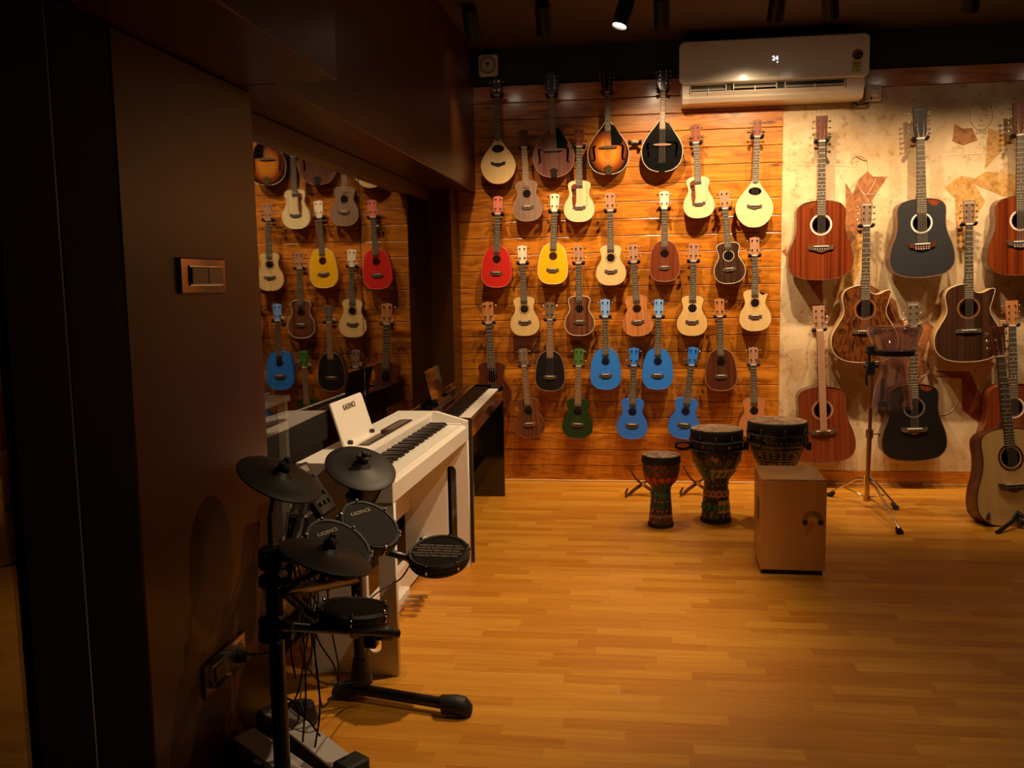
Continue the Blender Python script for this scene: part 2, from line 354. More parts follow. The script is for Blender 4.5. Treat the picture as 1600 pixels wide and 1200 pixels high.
PINE = pine_mat(); FLOORM = floor_mat(); PARCH = parchment()
M = dict(
 paintdark=plain('dark_blue_grey_paint', (.020, .022, .024), .7, bump=.1),
 ceil=plain('dark_brown_ceiling_paint', (.050, .026, .012), .8),
 lam=wood('brown_laminate', (.062, .019, .0045), (.070, .023, .006), 6, 1, .33, 0, .5),
 blackf=plain('black_door_frame', (.002, .002, .002), .7, spec=.1),
 inner=plain('dark_back_room_wall', (.05, .035, .02), .8),
 base=wood('light_skirting', (.62, .36, .12), (.70, .43, .17), 30, 2, .4, axis='x'),
 spruce=wood('spruce_top', (.74, .49, .20), (.80, .55, .25), 46, 1.5, .38, 0, .6),
 spruceg=wood('glossy_spruce_top', (.78, .48, .17), (.84, .56, .22), 46, 1.5, .28, .4, .6),
 cream=wood('cream_top', (.74, .58, .30), (.78, .62, .34), 46, 1.5, .4, 0, .6),
 maho=wood('mahogany', (.14, .026, .007), (.25, .052, .013), 42, 1.2, .35, .15, 1.2),
 mahor=wood('red_striped_mahogany', (.10, .014, .003), (.25, .046, .009), 60, .6, .28, .5, .5, contrast=(.4, .6)),
 maho_d=wood('dark_mahogany', (.065, .016, .007), (.14, .032, .012), 42, 1.2, .38, .1, 1.2),
 rose=wood('rosewood', (.045, .014, .008), (.27, .085, .035), 55, .8, .34, .15, 1.2),
 roseg=wood('grey_brown_walnut', (.17, .095, .060), (.30, .185, .12), 70, 1.6, .5, 0, 1.5),
 zebra=wood('zebra_mahogany', (.40, .125, .035), (.68, .27, .085), 75, .5, .4, 0, .3, contrast=(.42, .58)),
 ebony=wood('striped_ebony', (.020, .010, .007), (.080, .030, .014), 40, .4, .32, .3, .6),
 burl=wood('figured_bocote', (.036, .010, .003), (.19, .055, .010), 17, 6, .3, .4, 4, contrast=(.38, .56)),
 mandb=wood('purple_brown_mandolin_top', (.12, .040, .028), (.22, .085, .06), 40, .8, .3, .4, .8),
 side=wood('brown_sides', (.09, .03, .012), (.16, .05, .02), 20, 2, .35, .2),
 sidel=wood('maple_sides', (.60, .36, .14), (.70, .45, .20), 20, 2, .35, .2),
 neck=wood('neck_wood', (.22, .09, .035), (.30, .13, .05), 30, 2, .4),
 fb=wood('fretboard_wood', (.040, .028, .019), (.070, .050, .034), 60, 2, .5), brg=wood('bridge_wood', (.085, .055, .035), (.12, .08, .05), 60, 2, .5), fret=plain('fret_metal', (.75, .66, .50), .35, .2),
 fbl=wood('walnut_fretboard', (.20, .09, .045), (.28, .14, .07), 60, 2, .5),
 red=plain('satin_red_paint', (.66, .022, .014), .38), yellow=plain('satin_yellow_paint', (.92, .50, .004), .38),
 blue=plain('satin_light_blue_paint', (.03, .24, .95), .38), blue2=plain('satin_blue_paint', (.035, .205, .90), .38),
 bhead=plain('pale_blue_headstock', (.22, .46, .95), .4), rhead=plain('pink_red_headstock', (.75, .20, .16), .4), yhead=plain('cream_headstock', (.92, .80, .58), .4),
 green=plain('dark_green_paint', (.010, .045, .012), .35), ghead=plain('green_headstock', (.06, .20, .04), .4),
 blk=plain('black_lacquer', (.006, .006, .006), .12, coat=1), blks=plain('satin_black_top', (.010, .010, .012), .36),
 navy=plain('satin_charcoal_top', (.028, .029, .032), .42), ghd=plain('grey_headstock', (.16, .12, .085), .45),
 phead=wood('pale_rosewood_headstock', (.40, .20, .12), (.50, .26, .16), 60, 2, .45), ohead=wood('orange_headstock', (.48, .18, .06), (.62, .26, .10), 60, 2, .4),
 bind=plain('cream_binding', (.80, .66, .46), .4), bindd=plain('dark_binding', (.03, .015, .01), .4), white=plain('bone_white', (.85, .80, .70), .4),
 chrome=plain('chrome', (.75, .73, .70), .16, 1), steel=plain('string_steel', (.55, .50, .42), .35, .6), brassy=plain('aged_brass', (.62, .46, .24), .24, 1),
 rubber=plain('black_rubber', (.010, .010, .010), .6, bump=.2), plastic=plain('black_plastic', (.014, .013, .012), .42), tubeb=plain('black_steel_tube', (.012, .011, .011), .28),
 mesh=plain('drum_pad_rubber', (.006, .004, .003), .6, spec=.1, bump=.2, bscale=300), cym=plain('cymbal_rubber', (.013, .011, .009), .5, spec=.35, bump=.1, bscale=200),
 foam=plain('black_foam', (.008, .008, .008), .8, bump=.5, bscale=200), hblock=plain('pine_block', (.62, .34, .16), .5),
 acw=plain('ivory_plastic', (.82, .74, .62), .27, coat=.12), acd=plain('vent_dark', (.03, .025, .02), .6), acg=plain('grey_print', (.25, .20, .15), .5),
 wpaint=plain('satin_white_paint', (.84, .79, .72), .34), wkey=plain('white_key', (.88, .84, .76), .25), bkey=plain('black_key', (.012, .010, .010), .3),
 gblk=plain('polished_black', (.006, .005, .005), .06, coat=1), cpanel=plain('dark_control_panel', (.035, .028, .024), .4),
 print=plain('dark_print', (.05, .03, .02), .6), led=plain('led_digits', (.8, .85, 1), .5, emis=(.75, .85, 1), estr=2.2),
 lamp=plain('lit_lamp_face', (1, .9, .75), .5, emis=(1, .80, .58), estr=14), lampb=plain('black_lamp_housing', (.014, .012, .010), .45),
 cajf=wood('cajon_birch', (.62, .29, .07), (.68, .33, .085), 18, .6, .42), cajs=wood('cajon_side', (.52, .25, .07), (.60, .30, .085), 18, .6, .42, .2),
 skin=blotch('mottled_drum_skin', [(.05, .025, .015), (.16, .09, .06), (.42, .30, .19), (.24, .12, .05)], 22, .5),
 bronze=blotch('bronze_print', [(.20, .06, .018), (.36, .13, .035), (.50, .22, .07)], 22, .6), gold=blotch('gold_print', [(.34, .14, .03), (.58, .31, .08), (.70, .44, .16)], 22, .6),
 rust=blotch('rust_print', [(.20, .05, .02), (.34, .09, .035), (.42, .14, .05)], 14, .6),
 screen=plain('smoked_clear_plastic', (.8, .8, .8), .1), wire=plain('wire_grid', (.45, .18, .05), .5, .0), desk=plain('pale_desk', (.55, .47, .36), .5),
 sock=plain('white_plastic', (.80, .72, .60), .3), cable=plain('black_cable', (.008, .008, .008), .45), maps=plain('mirror_plate', (.30, .22, .16), .08, .9),
 switchd=plain('dark_switch', (.05, .035, .03), .3), star=plain('energy_label_yellow', (.62, .52, .12), .5), starr=plain('energy_label_red', (.45, .05, .03), .5),
)
M['lam'].node_tree.nodes['Principled BSDF'].inputs['Specular IOR Level'].default_value = .22
GLASS = glass('window_glass'); ACRYL0 = glass('clear_acrylic', 1.47, 0, (.80, .70, .70))
ACRYL, nt_, b_ = newmat('clear_acrylic_shell'); nt_.nodes.remove(b_)
tr_ = N(nt_, 'ShaderNodeBsdfTransparent'); tr_.inputs[0].default_value = (.85, .77, .78, 1)
gl_ = N(nt_, 'ShaderNodeBsdfGlossy'); gl_.inputs['Roughness'].default_value = .03; gl_.inputs[0].default_value = (.95, .90, .90, 1)
fr0 = N(nt_, 'ShaderNodeLayerWeight'); fr0.inputs[0].default_value = .28; fr_ = N(nt_, 'ShaderNodeMath', _operation='MULTIPLY_ADD'); fr_.inputs[1].default_value = .55; fr_.inputs[2].default_value = .05; nt_.links.new(fr0.outputs['Facing'], fr_.inputs[0]); mx_ = N(nt_, 'ShaderNodeMixShader')
nt_.links.new(fr_.outputs[0], mx_.inputs[0]); nt_.links.new(tr_.outputs[0], mx_.inputs[1]); nt_.links.new(gl_.outputs[0], mx_.inputs[2])
df_ = N(nt_, 'ShaderNodeBsdfDiffuse'); df_.inputs[0].default_value = (.60, .50, .52, 1); m2_ = N(nt_, 'ShaderNodeMixShader'); m2_.inputs[0].default_value = .045
nt_.links.new(mx_.outputs[0], m2_.inputs[1]); nt_.links.new(df_.outputs[0], m2_.inputs[2]); nt_.links.new(m2_.outputs[0], nt_.nodes['Material Output'].inputs[0])
BURST = sunburst('sunburst_top')
# ------------------------------------------------------------------ structure
XP, XG, XS = -1.113, -1.25, -1.002
XB = .896                       # planks end / printed panel begins
setting('floor', boxm((-3.2, -8, -.06), (4.6, .0, -.006)), plain('subfloor_dark', (.10, .05, .015), .6))
FL = bpy.data.objects['floor']
# laminate strips: nearest 300 as pieces, the rest joined
strips = []; SW = .0605
r = 0; y = 0.0
while y > -3.75:
    x = -1.3 - random.random()*.35
    while x < 3.0:
        L_ = random.choice((.30, .36, .40, .46)); x1 = x+L_
        # keep strips inside the part of the floor the room shows
        if x1 > -1.25: strips.append((max(x, -1.25), min(x1, 3.0), y-SW, y))
        x = x1
    y -= SW; r += 1
def seen(s):
    p = Vector(((s[0]+s[1])/2, (s[2]+s[3])/2, 0)) - EYEP; z = p.dot(_f)
    u = 800+FPX*p.dot(R2)/z; v = 600+FPX*p.dot(D2)/z
    return z > .5 and 400 < u < 1640 and v < 1215
vis = sorted([s for s in strips if seen(s)], key=lambda s: ((s[0]+s[1])/2)**2+((s[2]+s[3])/2+DIST)**2)
near = set(vis[:300])
sm = {}
for s in near:
    k = round(s[1]-s[0], 3)
    if k not in sm: sm[k] = MB().box((0, -SW, -.006), (k, 0, 0), .0005).done()
    link('strip', sm[k], FLOORM, FL, (s[0], s[3], 0))
mb = MB()
for s in strips:
    if s not in near: mb.box((s[0], s[2], -.006), (s[1], s[3], 0))
o = link('strip', mb.done(), FLOORM, FL); o['kind'] = 'stuff'
setting('ceiling', boxm((-3.2, -8, CEIL), (4.6, .12, CEIL+.1)), M['ceil'])
setting('wall_back', boxm((-3.2, .0, -.06), (4.6, .12, CEIL)), M['paintdark'])
WB = bpy.data.objects['wall_back']
setting('wall_right', boxm((4.6, -8, -.06), (4.7, .12, CEIL)), M['inner'])
setting('wall_front', boxm((-3.2, -8.1, -.06), (4.7, -8, CEIL)), M['inner'])
setting('wall_left', boxm((-3.3, -8, -.06), (-3.2, .12, CEIL)), M['inner'])
# varnished boards
rows = 24; z0, z1 = .002, 2.524; h = (z1-z0)/rows
pm = MB().box((0, -.016, 0), (XB-XG-.0, 0, h-.003), .003, seg=2).done()
for i in range(rows):
    link('plank', pm, PINE, WB, (XG, -.001, z0+i*h))
pr = MB().box((0, -.016, 0), (4.58-XB, 0, h-.003), .003, seg=2).done()
link('plank', pr, PINE, WB, (XB, -.001, z0+23*h))
pb = MB().box((0, -.016, 0), (4.58-XB, 0, .084), .003, seg=2).done()
link('plank', pb, PINE, WB, (XB, -.001, z0))
# printed panel
pz0, pz1 = .088, z0+23*h-.002
PP = setting('trim_1', boxm((XB, -.012, pz0), (4.58, 0, pz1), .001), PARCH); 
def wz(x, y): p = at(x, y, -.012); return (p.x, p.z)
def c1(x, y): return wz(1210+x/3.53, 140+y/3.53)
def c2(x, y): return wz(1370+x/3.53, 140+y/3.53)
def c3(x, y): return wz(1400+x/2.857, 420+y/2.857)
polys = [('bronze', [c1(392,512),c1(432,575),c1(460,500),c1(514,450),c1(545,480),c1(625,480),c1(545,600),c1(520,660),c1(480,760),c1(420,860),c1(392,800)]),
 ('gold', [c1(392,800),c1(420,860),c1(480,760),c1(500,900),c1(470,1000),c1(430,1080),c1(335,1170),c1(318,1120),c1(400,960)]),
 ('rust', [c1(170,1040),c1(262,1050),c1(268,1190)]), ('rust', [c1(40,890),c1(68,875),c1(68,930)]),
 ('rust', [c1(215,1185),c1(276,1185),c1(276,1215),c1(215,1215)]),
 ('bronze', [c2(428,188),c2(472,215),c2(525,212),c2(556,280),c2(475,308),c2(416,285)]),
 ('gold', [c2(612,212),c2(700,240),c2(722,300),c2(660,370),c2(595,440)]),
 ('gold', [c2(370,540),c2(465,475),c2(540,490),c2(600,452),c2(780,470),c2(780,590),c2(700,590),c2(538,522),c2(598,615),c2(555,690),c2(500,880),c2(450,900),c2(435,780),c2(432,600)]),
 ('rust', [c3(175,453),c3(330,460),c3(395,600),c3(375,690),c3(293,630),c3(293,490),c3(175,482)]),
 ('bronze', [c3(60,262),c3(140,235),c3(172,262),c3(140,330),c3(118,400),c3(150,430),c3(108,520),c3(40,480),c3(-30,430),c3(-20,260),c3(0,205)]),
 ('bronze', [wz(1330,455),wz(1352,440),wz(1400,470),wz(1412,530),wz(1380,520)])]
for pi_, (mn, pts) in enumerate(polys):
    link('printed_shape', MB().prism(pts, 1, -.0123-.00012*pi_, -.011).done(), M[mn], PP)
def sketch(pts, rr, mat):
    q = catmull([Vector((p[0], -.0138, p[1])) for p in pts], 5); return link('drawn_line', MB().tube(q, rr, 4).done(), mat, PP)
inkb = plain('brown_ink', (.35, .18, .08), .6); inkw = plain('pale_line', (.90, .80, .62), .6)
sketch([c2(540,70),c2(515,110),c2(512,150),c2(525,190),c2(560,225),c2(600,215),c2(630,180),c2(636,140),c2(628,90),c2(590,62),c2(545,66)], .0012, inkb)
for a in range(4): sketch([c2(545+a*12,72),c2(570+a*14,95),c2(590+a*10,120-a*8)], .0011, inkb)
sketch([c2(535,145),c2(550,140),c2(562,146)], .0012, inkb); sketch([c2(590,143),c2(604,138),c2(618,144)], .0012, inkb); sketch([c2(575,145),c2(570,170),c2(582,176)], .0011, inkb); sketch([c2(560,195),c2(578,200),c2(596,194)], .0012, inkb)
sketch([c2(550,225),c2(548,245),c2(575,235),c2(600,246),c2(598,222)], .0016, inkb)
sketch([c1(425,415),c1(425,385),c1(465,368),c1(505,385),c1(512,430),c1(512,455)], .0013, inkb); sketch([c1(455,372),c1(480,385),c1(510,395)], .003, inkb)
sketch([c1(445,500),c1(505,580),c1(560,490)], .0012, inkw); sketch([c1(505,580),c1(580,575)], .0012, inkw); sketch([c1(475,560),c1(510,600),c1(520,640)], .0012, inkw)
sketch([c3(95,500),c3(150,465),c3(230,480),c3(290,560),c3(290,600)], .0014, inkw); sketch([c3(110,480),c3(170,470),c3(250,500),c3(280,580),c3(240,640),c3(190,655)], .0012, inkw)
sketch([c2(385,365),c2(560,355),c2(700,350)], .0011, inkw)
sketch([c1(125,445),c1(125,418),c1(300,418),c1(440,424)], .0011, inkw)
# skirting
setting('baseboard_back', boxm((XG+.14, -.028, 0), (4.58, -.0175, .012), .002), M['base'])
# pillars, soffit, bulkhead, duct end
setting('wall_column_far' if 0 else 'trim_2', boxm((-2.3, -.29, 0), (XP, -.02, CEIL), .004), M['lam'])
setting('trim_3', boxm((-2.3, -3.985, 0), (XP, -3.245, 1.868), .004), M['lam'])
setting('trim_4', boxm((-2.3, -3.33, 1.872), (XS, -.02, CEIL), .004), M['lam'])
setting('trim_5', boxm((-2.5, -7.9, 1.872), (-.822, -3.332, CEIL), .004), M['lam'])
# glazing: two panes between the columns, head rail, bottom rail
WN = setting('window_1', MB().box((XG-.03, -3.245, 0), (XG+.012, -.29, .10), .003).done(), M['blackf'])
for a, b in ((-3.24, -1.744), (-1.738, -.292)):
    link('pane', boxm((XG-.010, a, .10), (XG, b, 1.87)), GLASS, WN)
link('head_rail', boxm((XG-.03, -3.24, 1.80), (XG+.014, -.29, 1.87), .002), M['lam'], WN)
# back room seen through the glass: mesh grid, desk
GR = thing('wire_grid_panel', 'wire mesh display grid on the far wall behind the dark glass', 'display grid', (-2.1, -.03, 0))
mb = MB()
for i in range(26): mb.box((-.62+i*.05, -.003, .40), (-.617+i*.05, 0, 1.62))
for i in range(25): mb.box((-.62, -.006, .42+i*.05), (.63, -.003, .423+i*.05))
link('mesh', mb.done(), M['wire'], GR)['kind'] = 'stuff'
for z in (.40, 1.63): link('rail', MB().cyl((-.63, -.006, z), (.64, -.006, z), .010).done(), M['wire'], GR)
for x in (-.63, .64): link('upright', MB().cyl((x, -.006, .40), (x, -.006, 1.63), .008).done(), M['wire'], GR)
T = thing('desk', 'pale desk in the dark room behind the glass', 'desk', (-2.1, -1.9, 0))
link('desk_top', boxm((-.3, -.6, .70), (.3, .6, .73), .004), M['desk'], T)
for sx in (-.27, .27):
    for sy in (-.56, .56): link('leg', boxm((sx-.02, sy-.02, 0), (sx+.02, sy+.02, .70)), M['desk'], T)
# shop door at the far left: stiles and pane
DR = setting('door_1', MB().box((XP-.04, -4.20, 0), (XP, -3.99, 1.868), .002).box((XP-.04, -4.38, 0), (XP, -4.207, 1.868), .002).done(), M['blackf'])
link('pane', boxm((XP-.02, -5.4, .0), (XP-.01, -4.38, 1.868)), GLASS, DR)
link('seal', boxm((XP-.03, -4.207, 0), (XP-.002, -4.200, 1.868)), plain('grey_seal', (.10, .10, .09), .4), DR)
# switch plates on the near column
def plateset(name, yc, zc, lab, plug=False):
    P = thing(name, lab, 'switch' if not plug else 'socket', (XP, yc, zc))
    link('plate', MB().box((0, -.125, -.045), (.010, .125, .045), .003).done(), M['maps'], P)
    link('bezel', MB().box((.010, -.085, -.026), (.013, .10, .026), .001).done(), M['chrome'], P)
    link('rocker', MB().box((.013, -.080, -.022), (.017, .008, .022), .002).box((.013, .010, -.022), (.017, .095, .022), .002).done(), M['switchd'], P)
    if plug:
        link('plug', MB().cyl((.017, .05, 0), (.05, .05, 0), .020, .014).done(), M['plastic'], P)
    return P
plateset('switch_plate', -3.622, 1.335, 'mirror-finish switch plate at eye level on the brown column')
plateset('socket_plate', -3.615, .285, 'low mirror-finish socket plate with a black plug in it', True)

# ------------------------------------------------------------------ ceiling spots
for i, (sx, sy, tx, ty, tz, pf) in enumerate(SPOTS):
    piv = Vector((sx, sy, CEIL-.02)); tgt = Vector((tx, ty, tz)); d = (tgt-piv).normalized()
    front = i < 9
    if i == 0: extra = 'hung above the white wall speaker box'
    elif i == 1: extra = 'hung left of the lit one, above the brown mandolin'
    elif i == 2: extra = 'with its lit face showing, tilted to the left'
    elif i == 3: extra = 'hung just right of the lit one'
    elif i == 4: extra = 'above the middle of the air conditioner, slanting down to the left'
    elif i == 5: extra = 'above the air conditioner, second of the pair'
    elif i == 6: extra = 'hung right of the air conditioner'
    else: extra = {7: 'just beyond the right edge of the photo', 8: 'farthest beyond the right edge of the photo', 9: 'out of view above the middle of the floor', 10: 'out of view above the right part of the floor', 11: 'out of view, nearest to the camera'}[i]
    P = thing('spotlight', 'black cylinder ceiling spotlight ' + extra, 'spotlight', piv, group='ceiling spotlights')
    P.rotation_euler = d.to_track_quat('-Z', 'Y').to_euler()
    L_ = .155
    link('housing', MB().lathe([(0, 0), (.030, 0), (.041, -.008), (.041, -L_), (.037, -L_), (.037, -L_+.012), (0, -L_+.012)], 28).done(), M['lampb'], P)
    link('lamp_face', MB().lathe([(0, -L_+.010), (.036, -L_+.010), (.036, -L_+.011), (0, -L_+.011)], 24).done(), M['lamp'], P)
    bpy.context.view_layer.update()
    mw = P.matrix_world.inverted()
    link('ceiling_mount', MB().cyl(mw@Vector((sx, sy, CEIL-.002)), mw@Vector((sx, sy, CEIL-.022)), .035).done(), M['lampb'], P)
    spot(piv+d*(L_+.006), tgt, SPOTW*pf*1.25, CONE[i], 1.0 if front else .7)
# ------------------------------------------------------------------ stringed instruments
# every mesh is built for a total length of 1 (head top to body bottom) and scaled by its thing
PROF = dict(
 concert=[(0,0),(.015,.15),(.08,.28),(.2,.36),(.32,.372),(.45,.345),(.57,.275),(.67,.235),(.77,.245),(.86,.272),(.93,.26),(.98,.19),(1,.07)],
 pineapple=[(0,0),(.012,.13),(.06,.25),(.18,.345),(.33,.368),(.5,.358),(.66,.336),(.78,.302),(.885,.252),(.955,.185),(1,.08)],
 teardrop=[(0,0),(.012,.11),(.07,.22),(.19,.325),(.34,.376),(.46,.368),(.6,.305),(.74,.20),(.87,.105),(.95,.07),(1,.062)],
 mandolin=[(0,0),(.012,.12),(.07,.26),(.2,.365),(.37,.40),(.5,.385),(.63,.325),(.76,.235),(.88,.14),(.95,.085),(1,.058)],
 dread=[(0,0),(.008,.14),(.045,.29),(.14,.38),(.26,.398),(.4,.372),(.52,.326),(.62,.30),(.72,.292),(.82,.298),(.9,.288),(.96,.235),(.99,.14),(1,.055)],
 ga=[(0,0),(.008,.14),(.045,.28),(.14,.385),(.26,.414),(.38,.395),(.5,.33),(.6,.275),(.68,.26),(.77,.275),(.86,.282),(.94,.24),(.985,.14),(1,.055)])
CUT = dict(
 dread=[(.72,.292),(.82,.298),(.90,.288),(.945,.258),(.938,.228),(.908,.185),(.905,.145),(.93,.095),(.965,.068),(1,.055)],
 ga=[(.68,.26),(.77,.285),(.85,.305),(.905,.318),(.93,.30),(.92,.25),(.885,.18),(.88,.12),(.90,.075),(.95,.055),(1,.05)],
 concert=[(.67,.235),(.76,.25),(.83,.275),(.885,.288),(.868,.235),(.862,.19),(.88,.14),(.92,.105),(.97,.09),(1,.075)])
G = dict(
 concert=dict(prof='concert', L=.441, nut=.801, fb=.363, hole=(.30,.046,.046), br=(.155,.070,.0215), nw=(.030,.037), hd=(.032,.050,'crown'), n=2, dep=.105, fr=17, st=4),
 pineapple=dict(prof='pineapple', L=.452, nut=.801, fb=.372, hole=(.312,.046,.046), br=(.158,.070,.0215), nw=(.030,.037), hd=(.032,.050,'crown'), n=2, dep=.105, fr=17, st=4),
 teardrop=dict(prof='teardrop', L=.455, nut=.838, fb=.418, hole=(.335,.060,.038), br=(.196,.072,.019), nw=(.026,.032), hd=(.030,.040,'crown'), n=2, dep=.09, fr=18, st=4, roundfb=1),
 mandolin=dict(prof='mandolin', L=.497, nut=.776, fb=.406, hole=None, br=(.26,.086,.010), nw=(.022,.028), hd=(.026,.056,'paddle'), n=4, dep=.085, fr=20, st=8),
 dread=dict(prof='dread', L=.488, nut=.846, fb=.396, hole=(.341,.050,.050), br=(.20,.080,.019), nw=(.0195,.0265), hd=(.022,.035,'slab'), n=3, dep=.11, fr=20, st=6),
 dread12=dict(prof='dread', L=.465, nut=.812, fb=.376, hole=(.322,.047,.047), br=(.19,.078,.020), nw=(.0215,.0285), hd=(.027,.040,'slab'), n=6, dep=.105, fr=20, st=12),
 ga=dict(prof='ga', L=.488, nut=.853, fb=.393, hole=(.337,.052,.052), br=(.194,.076,.015), nw=(.020,.027), hd=(.025,.034,'slab'), n=3, dep=.11, fr=20, st=6))
_cache = {}
def outline(kind, cut):
    g = G[kind]; L_ = g['L']; pf = PROF[g['prof']]
    def side(sgn):
        p = pf
        if cut == sgn and g['prof'] in CUT:
            c = CUT[g['prof']]; p = [q for q in pf if q[0] < c[0][0]-1e-6] + c
        return [(sgn*h*L_, z*L_) for z, h in p]
    R_ = catmull([Vector(q) for q in side(1)], 5); Lf = catmull([Vector(q) for q in side(-1)], 5)
    return [tuple(v) for v in R_] + [tuple(v) for v in Lf[:0:-1]]
def offs(o, d):
    n = len(o); out = []
    for i in range(n):
        t = Vector(o[(i+1) % n])-Vector(o[i-1]); t.normalize(); out.append((o[i][0]-t.y*d, o[i][1]+t.x*d))
    return out
def circ(z, rx, ry, n=28): return [(rx*cos(2*pi*i/n), z+ry*sin(2*pi*i/n)) for i in range(n)]
def fhole(x, z, h, sg):
    cl = [(sg*-.020, h/2), (sg*-.004, h*.56), (sg*.004, h*.40), (0, 0), (sg*-.004, -h*.40), (sg*.006, -h*.56), (sg*.022, -h/2)]
    a = catmull([Vector(c) for c in cl], 4); n = len(a); l, r_ = [], []
    for i, p in enumerate(a):
        t = (a[min(i+1, n-1)]-a[max(i-1, 0)]).normalized(); wv = .004+.007*sin(pi*i/(n-1))
        l.append((x+p.x-t.y*wv, z+p.y+t.x*wv)); r_.append((x+p.x+t.y*wv, z+p.y-t.x*wv))
    return l + r_[::-1]
def parts(kind, cut, opt):
    key = (kind, cut, opt)
    if key in _cache: return _cache[key]
    g = G[kind]; L_ = g['L']; nut = g['nut']; o = outline(kind, cut); P = {}
    dep = g['dep']
    # sides and back
    scoop = None
    if cut and g['prof'] == 'dread':
        scoop = o; o = outline(kind, 0)
    bm = MB(); a = [bm.bm.verts.new((x, .0015, z)) for x, z in o]; oi = offs(o, .006)
    b0 = [bm.bm.verts.new((x, dep-.006, z)) for x, z in o]; b = [bm.bm.verts.new((x, dep, z)) for x, z in oi]
    bm.bridge(a, b0); bm.bridge(b0, b); bm.bm.faces.new(b); P['body'] = bm.done(sharp=60)
    holes = []
    if g['hole'] and 'nohole' not in opt: holes.append(circ(*g['hole']))
    if kind == 'mandolin': holes += [fhole(-.138, .205, .12, -1), fhole(.138, .205, .12, 1)]
    if scoop:
        sp_ = sorted([(x*.997, z) for x, z in o if x*cut > 0 and z > .80*L_], key=lambda q: q[1]*2-abs(q[0])); P['scoop'] = MB().prism(sp_+[(cut*.004, L_-.001), (cut*.004, .80*L_)], 1, .0000, .0014).done(); P['soundboard'] = plate([scoop]+holes, -.0025, -.0002)
    else: P['soundboard'] = plate([o]+holes, -.0025, .0015)
    bm = MB(); bm.loop([(x, -.0012, z) for x, z in o], .0035 if L_ < .46 or kind in ('mandolin',) else .0026, 5); P['binding'] = bm.done(sharp=180)
    if holes and g['hole'] and 'rosette' in opt:
        z, rx, ry = g['hole']; k1, k2 = (1.32, 1.12) if g['st'] > 4 else (1.30, 1.20)
        P['rosette'] = plate([circ(z, rx*k1, ry*k1, 40), circ(z, rx*k2, ry*k2, 40)], -.0036, -.0024)
    # neck and fretboard
    n0, n1 = g['nw']; fb = g['fb']
    bm = MB(); q = [(n0*.94, -.002, nut), (n1*.9, -.002, L_-.01), (n0*.94, -.002, nut)]
    u = [Vector((s*w_, y_, z_)) for z_, w_, k in ((nut+.012, n0*.94, 1), (L_+.03, n1*.88, 1), (L_-.02, n1*.88, 1.0)) for s, y_ in ((-1, -.002), (1, -.002))]
    rings = []
    for z_, w_, dp in ((nut+.014, n0*.92, .020), (nut-.02, n0*.92, .026), (L_+.04, n1*.86, .030), (L_+.004, n1*.95, dep*.7)):
        rings.append([bm.bm.verts.new(v) for v in ((-w_, -.001, z_), (w_, -.001, z_), (w_*.95, dp*.5, z_), (w_*.5, dp, z_), (-w_*.5, dp, z_), (-w_*.95, dp*.5, z_))])
    for a_, b_ in zip(rings, rings[1:]): bm.bridge(a_, b_)
    bm.cap(rings[0]); bm.cap(rings[-1]); P['neck'] = bm.done(sharp=40)
    lo = [(-n1, fb), (n1, fb)]
    if g.get('roundfb'): lo = [(-n1*cos(t), fb-.0-n1*.9*sin(t)+.02) for t in [i*pi/8 for i in range(9)]]
    P['fretboard'] = MB().prism(lo+[(n0, nut), (-n0, nut)], 1, -.0095, -.0008).done()
    S = nut-g['br'][0]; bm = MB()
    for k in range(1, g['fr']+1):
        z = nut-S*(1-2**(-k/12))
        if z < fb+.004: break
        wz_ = n0+(n1-n0)*(nut-z)/(nut-fb)
        bm.box((-wz_, -.0115, z-.0014), (wz_, -.0092, z+.0014))
        if k in (5, 7, 10, 12, 15):
            z2 = nut-S*(1-2**(-(k-.5)/12))
            for dx in ((-.010, .010) if k == 12 else (0,)): bm.cyl((dx, -.0100, z2), (dx, -.0094, z2), .0036, n=8)
    P['frets'] = bm.done()
    P['nut'] = boxm((-n0, -.0125, nut-.001), (n0, .004, nut+.007))
    # headstock
    h0, h1, sh = g['hd']; ht = 1-nut
    if sh == 'crown': pts = [(h0, 0), (h0*1.02, .02), (h1*.96, ht*.34), (h1, ht*.86), (h1*1.04, ht*.93), (h1*.62, ht*.955), (h1*.3, ht*.965), (0, ht)]
    elif sh == 'paddle': pts = [(h0, 0), (h0*1.5, .03), (h1*.98, ht*.3), (h1*1.02, ht*.6), (h1*.8, ht*.82), (h1*.62, ht*.95), (h1*.3, ht*.99), (0, ht)]
    else: pts = [(h0, 0), (h0*1.08, .012), (h1*.88, ht*.16), (h1*.93, ht*.5), (h1, ht*.985), (h1*.96, ht)]
    full = [(x, nut+.006+z*(1-.006/ht)) for x, z in pts] + [(-x, nut+.006+z*(1-.006/ht)) for x, z in pts[::-1] if x > 0]
    P['headstock'] = plate([full], -.003, .014, .001)
    # tuners
    n = g['n']; zs = [nut+ht*(.30+.50*i/(n-1)) for i in range(n)]
    if n == 6: zs = [nut+ht*(.16+.66*i/(n-1)) for i in range(n)]
    for s, nm in ((-1, 'L'), (1, 'R')):
        bm = MB(); k = 1 if g['st'] == 4 else .62
        bx = h1*1.0
        bm.cyl((s*h1*.52, -.003, 0), (s*h1*.52, -.016*k, 0), .0065*k, .0055*k, n=8)
        bm.cyl((s*h1*.52, -.003, 0), (s*h1*.52, -.0045, 0), .0105*k, n=8)
        bm.cyl((s*bx*.9, .018, 0), (s*(bx+.012*k+.004), .018, 0), .0035*k, n=6)
        bm.cyl((s*(bx+.012*k+.002), .018, -.001), (s*(bx+.030*k+.002), .018, -.001), .009*k, .011*k, n=8)
        P['peg'+nm] = bm.done()
    P['_zs'] = zs
    # bridge, saddle, strings
    z, hw, hh = g['br']
